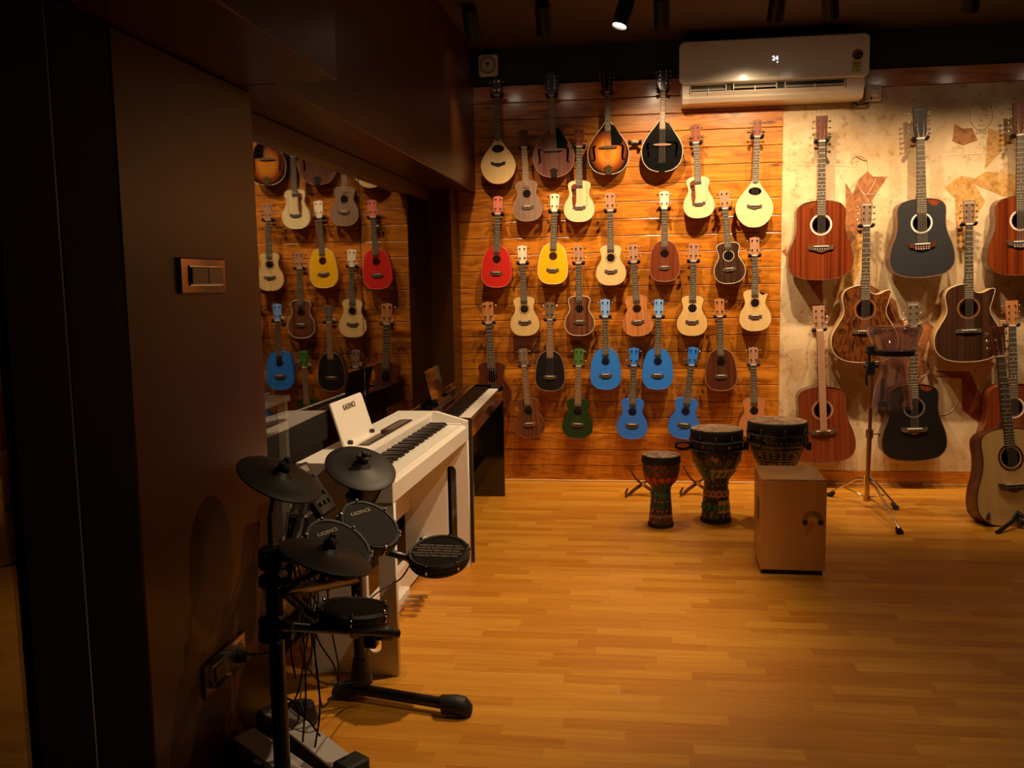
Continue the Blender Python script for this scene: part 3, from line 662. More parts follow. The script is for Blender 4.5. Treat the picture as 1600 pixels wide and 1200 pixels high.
    if kind == 'mandolin':
        P['bridge'] = MB().prism([(-hw, z-.006), (-hw*.6, z-.011), (hw*.6, z-.011), (hw, z-.006), (hw, z+.004), (hw*.4, z+.010), (-hw*.4, z+.010), (-hw, z+.004)], 1, -.022, -.0025).done()
        P['tailpiece'] = MB().prism([(-.030, -.004), (.030, -.004), (.030, .060), (.040, .066), (0, .092), (-.040, .066), (-.030, .060)], 1, -.016, -.0025).done()
        t = .010; pts = [(.032, .47), (.060, .50-.04), (.135, .345), (.14, .30), (.13, .28), (.036, .285)]
        P['pickguard'] = MB().prism(pts, 1, -.020, -.0165).done()
        bot = .085
    elif g['st'] > 4 and g['prof'] == 'dread' or g.get('roundfb'):
        P['bridge'] = plate([[(-hw, z+hh*.9), (-hw*.45, z+hh*.55), (0, z+hh*.7), (hw*.45, z+hh*.55), (hw, z+hh*.9), (hw*.93, z-hh*.5), (hw*.5, z-hh*.9), (0, z-hh*1.6), (-hw*.5, z-hh*.9), (-hw*.93, z-hh*.5)]], -.011, -.0025)
        bot = z
    else:
        b_ = MB().box((-hw, -.009, z-hh*.8), (hw, -.0025, z+hh*.8), .0015)
        if g['st'] == 4: b_.box((-hw*.62, -.013, z-hh*1.2), (hw*.62, -.0025, z+hh*.2), .0015)
        P['bridge'] = b_.done(); bot = z
    P['saddle'] = boxm((-hw*.55, -.019, z+hh*.30), (hw*.55, -.008, z+hh*.62))
    if g['st'] > 4 and kind != 'mandolin':
        bm = MB(); rw = 2 if g['st'] == 12 else 1
        for j in range(rw):
            for i in range(6):
                x = (i-2.5)*hw*.19; bm.cyl((x, -.011, z-hh*(.35+.65*j)), (x, -.0145, z-hh*(.35+.65*j)), .0032, n=6)
        P['bridge_pins'] = bm.done()
    bm = MB(); ns = g['st']; wn, wb_ = n0*.78, n0*1.15
    rs = .0011 if ns == 4 else .0008
    for i in range(ns):
        t = (i/(ns-1)-.5)*2
        if ns in (8, 12): j = i//2; cnt = ns//2; t = ((j/(cnt-1))-.5)*2+(.06 if i % 2 else -.06)
        bm.cyl((t*wb_, -.018, bot), (t*wn, -.0135, nut+.003), rs, n=3, caps=False)
        k = n-1-(i if i < ns/2 else ns-1-i) % n; k = max(0, min(n-1, k))
        bm.cyl((t*wn, -.0135, nut+.003), ((-1 if t < 0 else 1)*h1*.48, -.008, P['_zs'][k]), rs, n=3, caps=False)
    P['strings'] = bm.done()
    _cache[key] = P; return P
BRAND = textmesh('KADENCE', .022, .0003)
def hanger(loc, rot, who, gap=.030):
    H = thing('wall_hanger', 'black padded wall hook holding the ' + who if who else 'empty wall hook on a pale wooden block between the two right mandolins', 'wall hook', (loc[0], WALLF, loc[2]), (0, rot, 0), 1, 'padded instrument hooks on the wall')
    ty = loc[1]-WALLF
    k = ('hook', round(gap, 3), round(ty, 3))
    if k not in _cache:
        a = MB().box((-.018, -.016, -.022), (.018, -.0005, .022), .002).done()
        b = MB()
        b.cyl((0, -.016, -.004), (0, ty+.036, -.004), .007, n=8)
        c = MB(); d = []
        for s in (-1, 1):
            c = MB().tube([(0, ty+.036, -.004), (s*gap*.7, ty+.034, -.006), (s*gap, ty+.022, -.006), (s*gap, ty-.006, -.004), (s*gap*1.05, ty-.014, .006)], [.008, .008, .009, .009, .010], 8).done()
            d.append(c)
        _cache[k] = (a, b.done(), d)
    a, b, d = _cache[k]
    link('mount_block', a, M['hblock'], H); link('arm', b, M['plastic'], H)
    for c in d: link('prong', c, M['foam'], H)
    return H
WALLF = -.0175
def instrument(name, short, label, cat, kind, top, bot, m, cut=0, opt=(), Y=None, group=None, hang=True, lean=0, wall=None):
    g = G[kind]
    ln0 = .6 if g['st'] == 4 else 1.05
    guess = abs(top[1]-bot[1])/248.0
    if Y is None: Y = -(.054 + g['dep']*guess)
    pt, pb_ = at(top[0], top[1], Y), at(bot[0], bot[1], Y)
    s = (pt-pb_).length; ang = math.atan2(pt.x-pb_.x, pt.z-pb_.z)
    T = thing(name, label, cat, pb_, (lean, ang, 0), s, group)
    P = parts(kind, cut, tuple(opt))
    names = dict(body='side', soundboard='top', binding='bind', rosette='ros', neck='neck', fretboard='fb', frets='fret', nut='white', headstock='head', bridge='br', scoop='scoop', saddle='white', strings='str', tailpiece='tail', pickguard='guard', bridge_pins='pin')
    dflt = dict(side='side', bind='bind', ros='bind', neck='neck', fb='fb', fret='fret', white='white', head='head', br='brg', scoop='maho', str='steel', tail='chrome', guard='blk', pin='white')
    for pn, slot in names.items():
        if pn not in P: continue
        mm = m.get(slot, dflt.get(slot)); oo_ = link(pn, P[pn], M[mm] if isinstance(mm, str) else mm, T)
        if pn in ('frets', 'strings', 'bridge_pins'): oo_['kind'] = 'stuff'
    for z in P['_zs']:
        link('tuning_peg', P['pegL'], M[m.get('peg', 'chrome')], T, (0, 0, z)); link('tuning_peg', P['pegR'], M[m.get('peg', 'chrome')], T, (0, 0, z))
    if 'print' in m:
        o = link('headstock_print', BRAND, M[m['print']], T, (0, -.0034, 1-(1-g['nut'])*.10)); k = g['hd'][1]*1.5/.095; o.scale = (k, 1, k)
    if hang:
        sc = s
        hz = pb_ + Vector((sin(ang), 0, cos(ang)))*((g['nut']+(.006 if kind != 'mandolin' else .004))*s)
        hz.y = Y + .006*s
        hanger(hz, ang, short, gap=g['hd'][0]*s+.0125)
    if 'preamp' in opt or 'tag' in opt: pass
    return T
U = 'ukuleles on the varnished board wall'; UG = 'acoustic guitars on the printed wall panel'; MG = 'mandolins in the top row'
NAT = dict(top='spruce', side='maho', head='phead', bind='neck', ros='print')
def uk(short, label, kind, top, bot, m, cut=0, opt=(), name='ukulele', cat='ukulele', group=U, **k):
    return instrument(name, short, label, cat, kind, top, bot, m, cut, opt, group=group, **k)
uk('pale teardrop ukulele by the speaker box', 'pale teardrop-shaped ukulele with black headstock, top row far left below the white speaker box', 'teardrop', (776, 122), (779, 287.5), dict(top='spruce', side='maho', head='blks', br='blks', bind='neck', peg='brassy'))
uk('grey-brown walnut ukulele', 'grey-brown walnut ukulele between the pale teardrop ukulele and the brown mandolin', 'concert', (817.5, 202), (825.5, 345.5), dict(top='roseg', side='roseg', head='maho_d', fb='fbl', bind='phead'))
uk('brown mandolin', 'purple-brown mandolin with black pickguard, second from left in the top row', 'mandolin', (861, 112), (866, 277), dict(top='mandb', side='maho_d', head='blks', neck='maho_d', fb='fbl', bind='phead', peg='brassy'), name='mandolin', cat='mandolin', group=MG)
T4 = uk('cream ukulele with guard under the mandolins', 'cream ukulele with brown guard and lettering, hung between the brown and the sunburst mandolin', 'concert', (905, 200), (905, 346.5), dict(top='cream', side='sidel', head='maho', bind='cream'), opt=('nohole',))
uk('sunburst mandolin', 'orange and black sunburst mandolin with cream edge', 'mandolin', (948, 107), (951, 272.5), dict(top=BURST, side='maho_d', head='blk', neck='maho_d', bind='bind', tail='brassy', guard='blk', peg='brassy'), name='mandolin', cat='mandolin', group=MG)
uk('black mandolin', 'glossy black mandolin beside the air conditioner', 'mandolin', (1036.5, 104), (1034, 268.5), dict(top='blk', side='blk', head='blk', neck='maho_d', fb='fbl', bind='bind', guard='blk', tail='blk', br='fbl'), name='mandolin', cat='mandolin', group=MG)
T7 = uk('cream ukulele below the air conditioner', 'cream ukulele with brown guard, tilted, hung below the left end of the air conditioner', 'concert', (1086, 194), (1093, 340.5), dict(top='cream', side='sidel', head='maho', bind='cream', fb='fb'), opt=('nohole',))
uk('pale teardrop ukulele by the printed panel', 'pale teardrop-shaped ukulele with brown headstock, below the air conditioner beside the printed panel', 'teardrop', (1184, 186), (1177.5, 355), dict(top='cream', side='maho', head='maho', bind='cream'))
uk('red pineapple ukulele', 'red oval ukulele with pinkish headstock', 'pineapple', (778.5, 306), (775, 449), dict(top='red', side='red', head='rhead', bind='rhead'))
uk('yellow pineapple ukulele', 'yellow oval ukulele with cream headstock', 'pineapple', (867, 302), (863, 444), dict(top='yellow', side='yellow', head='yhead', bind='yhead'))
uk('spruce ukulele between yellow and brown ones', 'pale spruce ukulele in the second row, right of the yellow oval one', 'concert', (953, 300.5), (955, 446), dict(NAT, side='maho'), opt=('rosette',))
uk('red-brown oval ukulele with white headstock', 'red-brown oval ukulele with a bright white headstock', 'pineapple', (1038, 298), (1038.5, 440), dict(top='maho', side='maho', head='yhead', bind='phead'))
uk('dark striped ukulele', 'dark striped ukulele with cream edge and ring, left of the right-hand pale teardrop', 'concert', (1131, 297), (1141.5, 443), dict(top='ebony', side='maho', head='phead', bind='yhead', ros='yhead'), opt=('rosette',))
uk('spruce ukulele under the red one', 'pale spruce ukulele hung lower, between the red and yellow oval ones', 'concert', (815.5, 383), (821, 525), dict(NAT, head='yhead'), opt=('rosette',))
uk('rosewood ukulele under the yellow one', 'rosewood ukulele with cream edge, hung lower right of the yellow oval one', 'concert', (903.5, 383), (906, 524.5), dict(top='rose', side='rose', head='phead', bind='yhead'))
uk('orange striped ukulele', 'orange straight-grained ukulele between the two oval blue headstocks', 'concert', (988.5, 381), (998, 525), dict(top='zebra', side='zebra', head='phead', bind='zebra'))
uk('spruce ukulele left of the cutaway one', 'honey-coloured ukulele in the third row, between the oval red-brown and the cutaway one', 'concert', (1084, 379), (1081, 525), dict(top='spruceg', side='maho_d', head='phead', bind='maho_d', ros='yhead'), opt=('rosette',))
uk('cutaway ukulele', 'pale ukulele with a cutaway shoulder beside the printed panel', 'concert', (1179, 370), (1180, 517), dict(top='spruce', side='maho', head='phead', bind='spruce', ros='phead'), cut=1, opt=('rosette',))
uk('large dark brown ukulele behind the black piano', 'large dark brown ukulele hanging partly behind the black piano', 'concert', (761.5, 471), (772, 640), dict(top='maho_d', side='maho', head='ohead', bind='maho_d', ros='maho'))
uk('black oval ukulele', 'black oval ukulele without sound hole, cream edge', 'pineapple', (859, 472), (859.5, 611), dict(top='blks', side='blks', head='ghd', bind='phead', fb='fbl'), opt=('nohole',))
uk('left light blue oval ukulele', 'light blue oval ukulele, left one of the pair', 'pineapple', (945.5, 467), (946.5, 608.5), dict(top='blue', side='blue', head='bhead', bind='blue'))
uk('right light blue oval ukulele', 'light blue oval ukulele, right one of the pair', 'pineapple', (1029.5, 467), (1027, 608.5), dict(top='blue', side='blue', head='bhead', bind='blue'))
uk('dark brown oval ukulele', 'dark brown oval ukulele with pale edge above the middle djembe', 'pineapple', (1124, 466), (1127.5, 610.5), dict(top='maho_d', side='maho_d', head='ohead', bind='phead'))
uk('rosewood ukulele in the bottom row', 'swirl-grained rosewood ukulele with cream edge, leftmost of the bottom row', 'concert', (816.5, 544), (829.5, 684), dict(top='rose', side='rose', head='roseg', bind='neck', fb='fbl', br='fbl'))
uk('green ukulele', 'dark green ukulele in the bottom row', 'concert', (904.5, 544), (902, 685), dict(top='green', side='green', head='ghead', bind='green', fb='fbl', ros='green', neck='green'))
uk('upright blue ukulele', 'blue figure-eight ukulele hanging straight in the bottom row', 'concert', (991, 543), (987, 686), dict(top='blue2', side='blue2', head='blue', bind='blue2', neck='blue2', ros='cpanel'))
uk('tilted blue ukulele', 'blue figure-eight ukulele hanging tilted behind the middle djembe', 'concert', (1084, 542), (1066, 685.5), dict(top='blue2', side='blue2', head='blue', bind='blue2', neck='blue2', ros='cpanel'))
uk('brown ukulele behind the big djembe', 'orange-brown ukulele behind the largest djembe, rightmost of the bottom row', 'concert', (1177, 542), (1179, 684), dict(top='ohead', side='maho', head='phead', bind='ohead', br='neck'))
# printed lettering and brown guard with a round hole on the two cream ukuleles
for T_ in (T4, T7):
    gd = [(-.085,.385),(-.060,.405),(-.030,.410),(-.030,.215),(-.038,.195),(-.045,.165),(-.058,.150),(-.072,.18),(-.080,.25),(-.072,.29),(-.088,.34)]
    link('guard', MB().prism(gd, 1, -.0034, -.0026).done(), M['maho'], T_)
    link('side_hole', MB().cyl((-.060, -.0042, .34), (-.060, -.0032, .34), .018, n=16).cyl((-.046, -.0042, .305), (-.046, -.0032, .305), .008, n=10).cyl((-.062, -.0042, .300), (-.062, -.0032, .300), .007, n=10).done(), M['blks'], T_)
    o = link('lettering', textmesh('Kadence Ukulele', .034, .0003), M['phead'], T_, (.082, -.0032, .285)); o.rotation_euler = (0, -pi/2, 0)
# stripes and sunburst are in the wood; guitars
gt = lambda short, label, kind, top, bot, m, cut=0, opt=('rosette',), **k: instrument('acoustic_guitar', short, label, 'guitar', kind, top, bot, m, cut, opt, group=UG, **k)
gt('striped mahogany guitar', 'red-striped mahogany guitar with white ring, upper left of the printed panel', 'dread', (1284.5, 181), (1282, 437.5), dict(top='mahor', side='side', head='maho_d', bind='side', ros='white'), cut=-1)
gt('figured brown guitar', 'cutaway guitar with wild brown figure, hung behind the clear drum shell', 'ga', (1354.5, 316), (1350, 566.5), dict(top='burl', side='sidel', head='roseg', bind='bind', ros='neck', print='white'), cut=1)
gt('charcoal twelve-string guitar', 'matt charcoal twelve-string cutaway guitar with white ring', 'dread12', (1437.5, 166), (1441, 433.5), dict(top='navy', side='side', head='blks', bind='neck', ros='white', br='maho_d', fb='fb', print='ghd'), cut=1)
gt('black-brown cutaway guitar', 'black-brown rosewood cutaway guitar with a pale bound edge', 'ga', (1514.5, 313), (1512.5, 565.5), dict(top='ebony', side='sidel', head='roseg', bind='bind', ros='neck', print='white'), cut=1)
gt('glossy red twelve-string guitar', 'glossy red-brown twelve-string guitar cut off by the right edge of the photo', 'dread12', (1594, 160), (1595, 430), dict(top='mahor', side='side', head='maho_d', bind='side', ros='white'), cut=1)
T6 = gt('red-brown guitar with strip on its neck', 'dark red mahogany guitar with a pale wooden strip over its strings, beside the cajon', 'dread', (1279, 478), (1288, 723.5), dict(top='maho', side='side', head='phead', bind='side', ros='phead'), cut=1)
link('neck_strip', boxm((-.021, -.026, .215), (.021, -.020, .845), .001), M['phead'], T6)
gt('black guitar behind the drum stand', 'satin black guitar with white ring, low behind the chrome stand', 'dread', (1427, 472), (1428.5, 720.5), dict(top='blks', side='maho_d', head='ghd', bind='side', ros='ghd', print='white'), cut=1)
gt('red-brown guitar behind the floor guitar', 'dark red-brown guitar hung low behind the standing spruce guitar', 'dread', (1581, 470), (1585, 722), dict(top='maho', side='maho', head='ohead', bind='side', ros='white', peg='brassy'), cut=1)
hanger((at(992, 222, -.09).x, -.09, at(992, 222, -.09).z), 0, '', .032)
# spruce guitar standing on the floor in a cross stand
gp = flo(1578, 812, .07)
T9 = instrument('acoustic_guitar', '', 'natural spruce guitar with brown ring standing on a floor stand at the right', 'guitar', 'dread', (1562, 521), (1578, 811), dict(top='spruceg', side='maho_d', head='maho_d', bind='bindd', ros='maho_d', neck='maho_d'), 0, ('rosette',), Y=-.80, hang=False)
T9.rotation_euler = (-.20, T9.rotation_euler[1]*.9+.055, .19); T9.location.y = -.95; T9.location.x -= .02; T9.scale = [T9.scale[0]*1.05]*3
ST = thing('guitar_stand', 'low black folding stand under the spruce guitar', 'stand', (T9.location.x, T9.location.y, 0))
for s in (-1, 1):
    link('leg', MB().tube([(s*-.16, -.16, .006), (s*-.05, -.06, .04), (s*.06, .10, .10), (s*.12, .20, .20)], .011, 6).done(), M['plastic'], ST)
    link('cradle', MB().tube([(s*.02, .08, .055), (s*.13, .02, .045), (s*.17, -.06, .05), (s*.185, -.12, .095)], [.010, .011, .010, .008], 6).done(), M['plastic'], ST)
link('hinge', MB().cyl((0, -.06, .03), (0, .10, .05), .014).done(), M['plastic'], ST)
# ------------------------------------------------------------------ air conditioner, sockets, speaker box
A = thing('air_conditioner', 'white split air conditioner with lit digits high on the wall', 'air conditioner', (.80, WALLF, 2.335))
x0, x1 = -.535, .545
def rrect(xa, xb, za, zb, r, n=6):
    o = []
    for cx, cz, a0 in ((xb-r, zb-r, 0), (xa+r, zb-r, 90), (xa+r, za+r, 180), (xb-r, za+r, 270)):
        for i in range(n+1): t = RD(a0+90*i/n); o.append((cx+r*cos(t), cz+r*sin(t)))
    return o
link('front_panel', plate([rrect(x0, x1, .108, .352, .035)], -.198, -.168, .008), M['acw'], A)
link('casing', MB().prism([(-.172, .340), (0, .345), (0, .0), (-.09, .0), (-.13, .008), (-.155, .03), (-.165, .05), (-.120, .055), (-.115, .098), (-.172, .108)], 0, x0+.02, x1-.02).done(), M['acw'], A)
link('vent', boxm((x0+.06, -.150, .050), (x1-.12, -.121, .104)), M['acd'], A)
for sx0, sx1 in ((x0+.02, x0+.062), (x1-.122, x1-.02)):
    link('end_cap', MB().prism([(-.172, .110), (-.12, .110), (-.10, .0), (-.135, .004), (-.160, .03), (-.172, .07)], 0, sx0, sx1).done(.002), M['acw'], A)
for xa, xb, dz in ((x0+.066, x0+.275, 0), (x0+.315, x0+.565, .006), (x0+.61, x1-.13, .0)):
    bl = MB().prism([(-.182, .072+dz), (-.135, .092+dz), (-.134, .088+dz), (-.181, .070+dz)], 0, xa, xb)
    bl.box((xa, -.184, .062+dz), (xa+.004, -.150, .100)).box((xb-.004, -.184, .062+dz), (xb, -.150, .100)).box(((xa+xb)/2-.002, -.183, .050), ((xa+xb)/2+.002, -.15, .085))
    link('louvre', bl.done(), M['acw'], A)
link('lower_flap', MB().prism([(-.178, .060), (-.150, .030), (-.146, .034), (-.172, .066)], 0, x0+.064, x1-.128).done(), M['acw'], A)
o = link('digits', textmesh('24', .036, .0005), M['led'], A, (.015, -.1990, .232))
link('status_light', MB().cyl((.028, -.1995, .210), (.028, -.198, .210), .0035).done(), M['led'], A)
link('maker_name', textmesh('LLOYD', .022, .0003), M['acg'], A, (.012, -.1987, .142))
link('small_print', textmesh('INVERTER', .011, .0003), M['acg'], A, (x0+.10, -.1987, .325))
lb = link('energy_label', MB().box((.445, -.1995, .132), (.500, -.1985, .205)).done(), M['star'], A)
link('label_dial', MB().cyl((.476, -.2000, .232), (.476, -.1985, .232), .030, n=20).done(), M['print'], lb)
link('label_arc', MB().prism([(.476+.028*cos(t), .234+.028*sin(t)) for t in [RD(40+i*17) for i in range(10)]]+[(.476+.012*cos(t), .234+.012*sin(t)) for t in [RD(193-i*17) for i in range(10)]], 1, -.2006, -.2001).done(), M['starr'], lb)
link('label_print', MB().box((.452, -.2000, .182), (.493, -.1996, .187)).box((.456, -.2000, .170), (.489, -.1996, .173)).box((.456, -.2000, .162), (.489, -.1996, .165)).box((.472, -.2000, .142), (.479, -.1996, .154)).done(), M['print'], lb)
p = at(1363.5, 146.5, -.012)
S_ = thing('wall_socket', 'white socket box beside the air conditioner with a cable loop', 'socket', (p.x, -.0125, p.z))
link('plate', MB().box((-.045, -.030, -.048), (.045, 0, .048), .006, seg=2).done(), M['sock'], S_)
link('plug', MB().box((-.022, -.055, -.026), (.022, -.030, .022), .006).done(), M['sock'], S_)
a, b = at(1325, 148, -.02), at(1362, 152, -.06)
CB = tag(link('power_cable', MB().tube(catmull([a+Vector((0, -.02, .02)), at(1332, 158, -.02), at(1342, 164, -.02), at(1352, 163, -.02), at(1359, 157, -.03), b], 6), .0045, 6).done(), M['cable']), 'thin black cable looping from the air conditioner to the socket', 'cable')
CL = tag(link('cable_clip', MB().box((at(1347, 165, -.02).x-.02, -.030, at(1347, 165, -.02).z-.008), (at(1347, 165, -.02).x+.02, -.0125, at(1347, 165, -.02).z+.004), .002).done(), M['sock']), 'pale clip under the cable loop beside the air conditioner', 'clip')
p = at(763, 103, -.03)
B_ = thing('wall_speaker', 'square white wall speaker box with round front, top left of the boards', 'speaker', (p.x, 0, p.z))
link('box', plate([rrect(-.061, .061, -.065, .065, .016)], -.050, -.001, .006), M['sock'], B_)
link('dish', MB().lathe([(.056, .0), (.052, .006), (.047, -.001), (.043, .004), (.037, .002), (.034, .012), (.030, .015), (0, .015)], 32, Matrix.Translation((0, -.0505, 0))@Matrix.Rotation(pi/2, 4, 'X')).done(), M['sock'], B_)
link('groove', MB().lathe([(.050, 0), (.0500, .0012), (.0465, .0012), (.0465, 0)], 32, Matrix.Translation((-.0, -.0560, 0))@Matrix.Rotation(pi/2, 4, 'X')).lathe([(.036, 0), (.036, .0052), (.0335, .0052), (.0335, 0)], 32, Matrix.Translation((0, -.0560, 0))@Matrix.Rotation(pi/2, 4, 'X')).done(), M['acd'], B_)
link('window', MB().box((-.013, -.068, -.002), (.013, -.064, .014)).box((-.008, -.068, -.016), (.008, -.064, -.009)).done(), M['maho_d'], B_)
for sx in (-.05, .05): link('screw', MB().cyl((sx, -.0515, -.055), (sx, -.050, -.055), .003).done(), M['print'], B_)

# ------------------------------------------------------------------ pianos
def piano(name, label, base, rz, Ln, body, legd, slot, style):
    P = thing(name, label, 'digital piano', base, (0, 0, rz))
    bm_ = M[body]; D_ = .33 if style == 'w' else .31
    zt = .722 if style == 'w' else .690; xt = -.165
    prof = [(0, .591), (0, .680), (xt+.02, zt), (-D_, zt), (-D_, .591)]
    for y0, y1 in ((0, .032), (Ln-.032, Ln)):
        link('end_block', MB().prism(prof, 1, y0, y1).done(.0025), bm_, P)
    link('key_bed', boxm((-D_, .0325, .591), (-.024, Ln-.0325, .642)), bm_, P)
    link('key_slip', MB().prism([(-.0235, .591), (-.0015, .591), (-.0015, .652), (-.008, .657), (-.0235, .664)], 1, .0325, Ln-.0325).done(.0012), bm_, P)
    link('top_case', MB().prism([(-.166, .6425), (-.160, zt-.014), (-.164, zt-.001), (-D_, zt-.001), (-D_, .6425)], 1, .0325, Ln-.0325).done(.0015), bm_, P)
    for y0, y1 in ((.0325, .055), (Ln-.055, Ln-.0325)):
        link('key_block', MB().box((-.165, y0, .6425), (-.026, y1, .672), .002).done(), bm_, P)
    ya, yb = Ln-.056, .056; n = 52; kw = (ya-yb)/n
    wk = MB().box((-.165, -kw+.0006, .6425), (-.027, -.0004, .666), .0010).done()
    bk = MB().prism([(-.165, .6662), (-.165, .680), (-.090, .680), (-.081, .6665)], 1, -.0056, .0056).done()
    for i in range(n):
        link('white_key', wk, M['wkey'], P, (0, ya-i*kw, 0))
        # view side: left of the player is far from the camera's left wall; pattern A B C D E F G
        if i < n-1 and i % 7 in (0, 2, 3, 5, 6): link('black_key', bk, M['bkey'], P, (0, ya-(i+1)*kw, 0))
    # legs
    for y0, y1 in ((.004, .030), (Ln-.030, Ln-.004)):
        lp = [[(0, 0), (0, .5895), (-legd, .5895), (-legd, 0)]]
        if slot:
            c, r_ = -.080, .022
            lp.append([(c+r_*cos(t), .45+r_*sin(t)) for t in [RD(i*15) for i in range(13)]] + [(c+r_*cos(t), .10+r_*sin(t)) for t in [RD(180+i*15) for i in range(13)]])
        me = plate(lp, y0, y1, .0015); link('side_panel', me, bm_, P)
    link('back_panel', boxm((-legd+.01, .031, .27), (-legd+.028, Ln-.031, .5895)), bm_, P)
    link('cross_bar', boxm((-.215, .031, .02), (-.190, Ln-.031, .14), .002), bm_, P)
    if style == 'w':
        px_ = MB().box((-.190, Ln*.5-.09, .018), (-.150, Ln*.5+.09, .07), .003).done(); pb = link('pedal_box', px_, bm_, P)
        for k in (-1, 0, 1):
            link('pedal', MB().prism([(-.150, Ln*.5+k*.055-.008), (-.110, Ln*.5+k*.055-.010), (-.085, Ln*.5+k*.055-.018), (-.070, Ln*.5+k*.055-.010), (-.066, Ln*.5+k*.055), (-.070, Ln*.5+k*.055+.010), (-.085, Ln*.5+k*.055+.018), (-.110, Ln*.5+k*.055+.010), (-.150, Ln*.5+k*.055+.008)], 2, .036, .044).done(), M['brassy'], pb)
        y0, y1 = .33, .93; r_ = .030; c = -.213
        cp = [(c-r_, y0), (c+r_, y0), (c+r_, y1)] + [(c+r_*cos(t), y1+r_*.8*sin(t)) for t in [RD(20*i) for i in range(10)]] + [(c-r_, y1)]
        cpn = link('control_panel', MB().prism(cp, 2, zt-.0012, zt+.0008).done(), M['cpanel'], P)
        bt = boxm((-.004, -.006, 0), (.004, .006, .0025), .0008)
        for i in range(26):
            for j in (-1, 0, 1):
                if 9 < i < 15: continue
                link('button', bt, M['acg'], cpn, (c+j*.012, y0+.015+i*.0225, zt+.0008))
        link('display', boxm((c-.012, y0+.24, zt+.0008), (c+.012, y0+.33, zt+.0018)), M['gblk'], cpn)
    else:
        link('panel_strip', boxm((-.215, .10, zt-.001), (-.195, Ln-.10, zt+.0012)), M['cpanel'], P)
        link('rear_rim', boxm((-D_, .01, zt), (-D_+.02, Ln-.01, zt+.022), .003), bm_, P)
    return P
wb = flo(623, 1058); wfar = flo(737, 883)
WP = piano('digital_piano', 'white digital piano with slotted side panels and an upright music rest', (wb.x, wb.y, 0), -math.atan2(wfar.x-wb.x, wfar.y-wb.y), (wfar-wb).length, 'wpaint', .305, True, 'w')
bn = Vector((-.742, wfar.y+.036, 0)); bf = flo(790, 774)
BP = piano('digital_piano', 'glossy black digital piano at the back, beyond the white one', (bn.x, bn.y, 0), -math.atan2(bf.x-bn.x, bf.y-bn.y), (bf-bn).length, 'gblk', .205, False, 'b')
mr = WP.matrix_basis
def rest(P, y0, y1, h, xb, zt, mat, lean, txt):
    rr = rrect(y0, y1, 0, h, .014); u = Matrix.Translation((xb, 0, zt))@Matrix.Rotation(-lean, 4, 'Y')@Matrix(((0, 1, 0, 0), (1, 0, 0, 0), (0, 0, 1, 0), (0, 0, 0, 1)))
    me = plate([rr], -.004, .004, .0015); me.transform(u); me.flip_normals(); Rr = link('music_rest', me, M[mat], P)
    lip = MB().box((-.004, y0, -.004), (.030, y1, .006), .002).done(); lip.transform(Matrix.Translation((xb, 0, zt))); link('rest_lip', lip, M[mat], Rr)
    for yy in (y0+.045, y1-.045):
        hm = MB().box((0, yy-.008, .004), (.018, yy+.008, .020), .003).done(); hm.transform(Matrix.Translation((xb, 0, zt))); link('clip', hm, M['plastic'], Rr)
    if txt:
        t = textmesh(txt, .030, .0004); t.transform(Matrix.Rotation(pi/2, 4, 'Z')); t.transform(Matrix.Translation((.0055, (y0+y1)/2, h*.80)))
        t.transform(Matrix.Translation((xb, 0, zt))@Matrix.Rotation(-lean, 4, 'Y')); link('maker_name', t, M['print'], Rr)
rest(WP, .255, .60, .165, -.252, .726, 'wpaint', .30, 'KADENCE')
rest(BP, .42, .80, .17, -.262, .692, 'gblk', .25, None)

# ------------------------------------------------------------------ electronic drum kit
def fc(x, y, Y, k, a):
    """centre point and normal of a disc seen with axis ratio k and long axis falling a radians to the right"""
    c = at(x, y, Y); v = (EYEP-c).normalized()
    rt = R2; up = -D2; s = math.sqrt(1-k*k)
    rt = (rt - v*rt.dot(v)).normalized(); up = v.cross(rt)
    n = (rt*sin(a)+up*cos(a))*s + v*k
    return c, n.normalized()
pA = flo(470, 1445); pA = Vector((at(432, 1000, -3.78).x, -3.78, 0)); pBt = flo(566, 1092); pBp = Vector((pBt.x, pBt.y, 0))
K0 = Vector((pBp.x, pBp.y, 0))
KIT = thing('electronic_drum_kit', 'black electronic drum kit on a tube rack with rubber pads and cymbals', 'drum kit', K0)
def kp(name, mb_or_me, mat, parent=KIT):
    me = mb_or_me.done() if isinstance(mb_or_me, MB) else mb_or_me
    me.transform(Matrix.Translation(-K0)); return link(name, me, M[mat], parent)
def disc_matrix(c, n): return Matrix.Translation(c) @ Vector(n).to_track_quat('Z', 'Y').to_matrix().to_4x4()
topA = at(424, 850, pA.y); topB = at(556, 870, pBp.y)
kp('post', MB().cyl(pA, (topA.x, topA.y, topA.z), .0205, n=16), 'tubeb')
kp('post', MB().cyl((pBp.x, pBp.y, .03), topB, .0190, n=16), 'tubeb')
# feet
fb_ = flo(718, 1118); fe = Vector((fb_.x-.01, fb_.y, .032))
kp('foot_tube', MB().cyl((pBp.x-.045, pBp.y, .036), (fe.x, fe.y, .032), .0175, n=16), 'tubeb')
kp('foot_end', MB().tube([(fe.x-.045, fe.y, .033), (fe.x-.042, fe.y, .034), (fe.x, fe.y, .034), (fe.x+.016, fe.y, .031), (fe.x+.024, fe.y, .020), (fe.x+.028, fe.y, .004)], [.024, .029, .031, .032, .030, .022], 14), 'rubber')
kp('foot_end', MB().tube([(pBp.x-.02, pBp.y, .036), (pBp.x-.05, pBp.y, .032), (pBp.x-.075, pBp.y, .024), (pBp.x-.082, pBp.y, .010)], [.025, .027, .026, .020], 14), 'rubber')
kp('base_clamp', MB().lathe([(.022, .05), (.036, .055), (.034, .085), (.026, .12), (.026, .135), (.020, .135)], 16, Matrix.Translation((pBp.x, pBp.y, 0))), 'plastic')
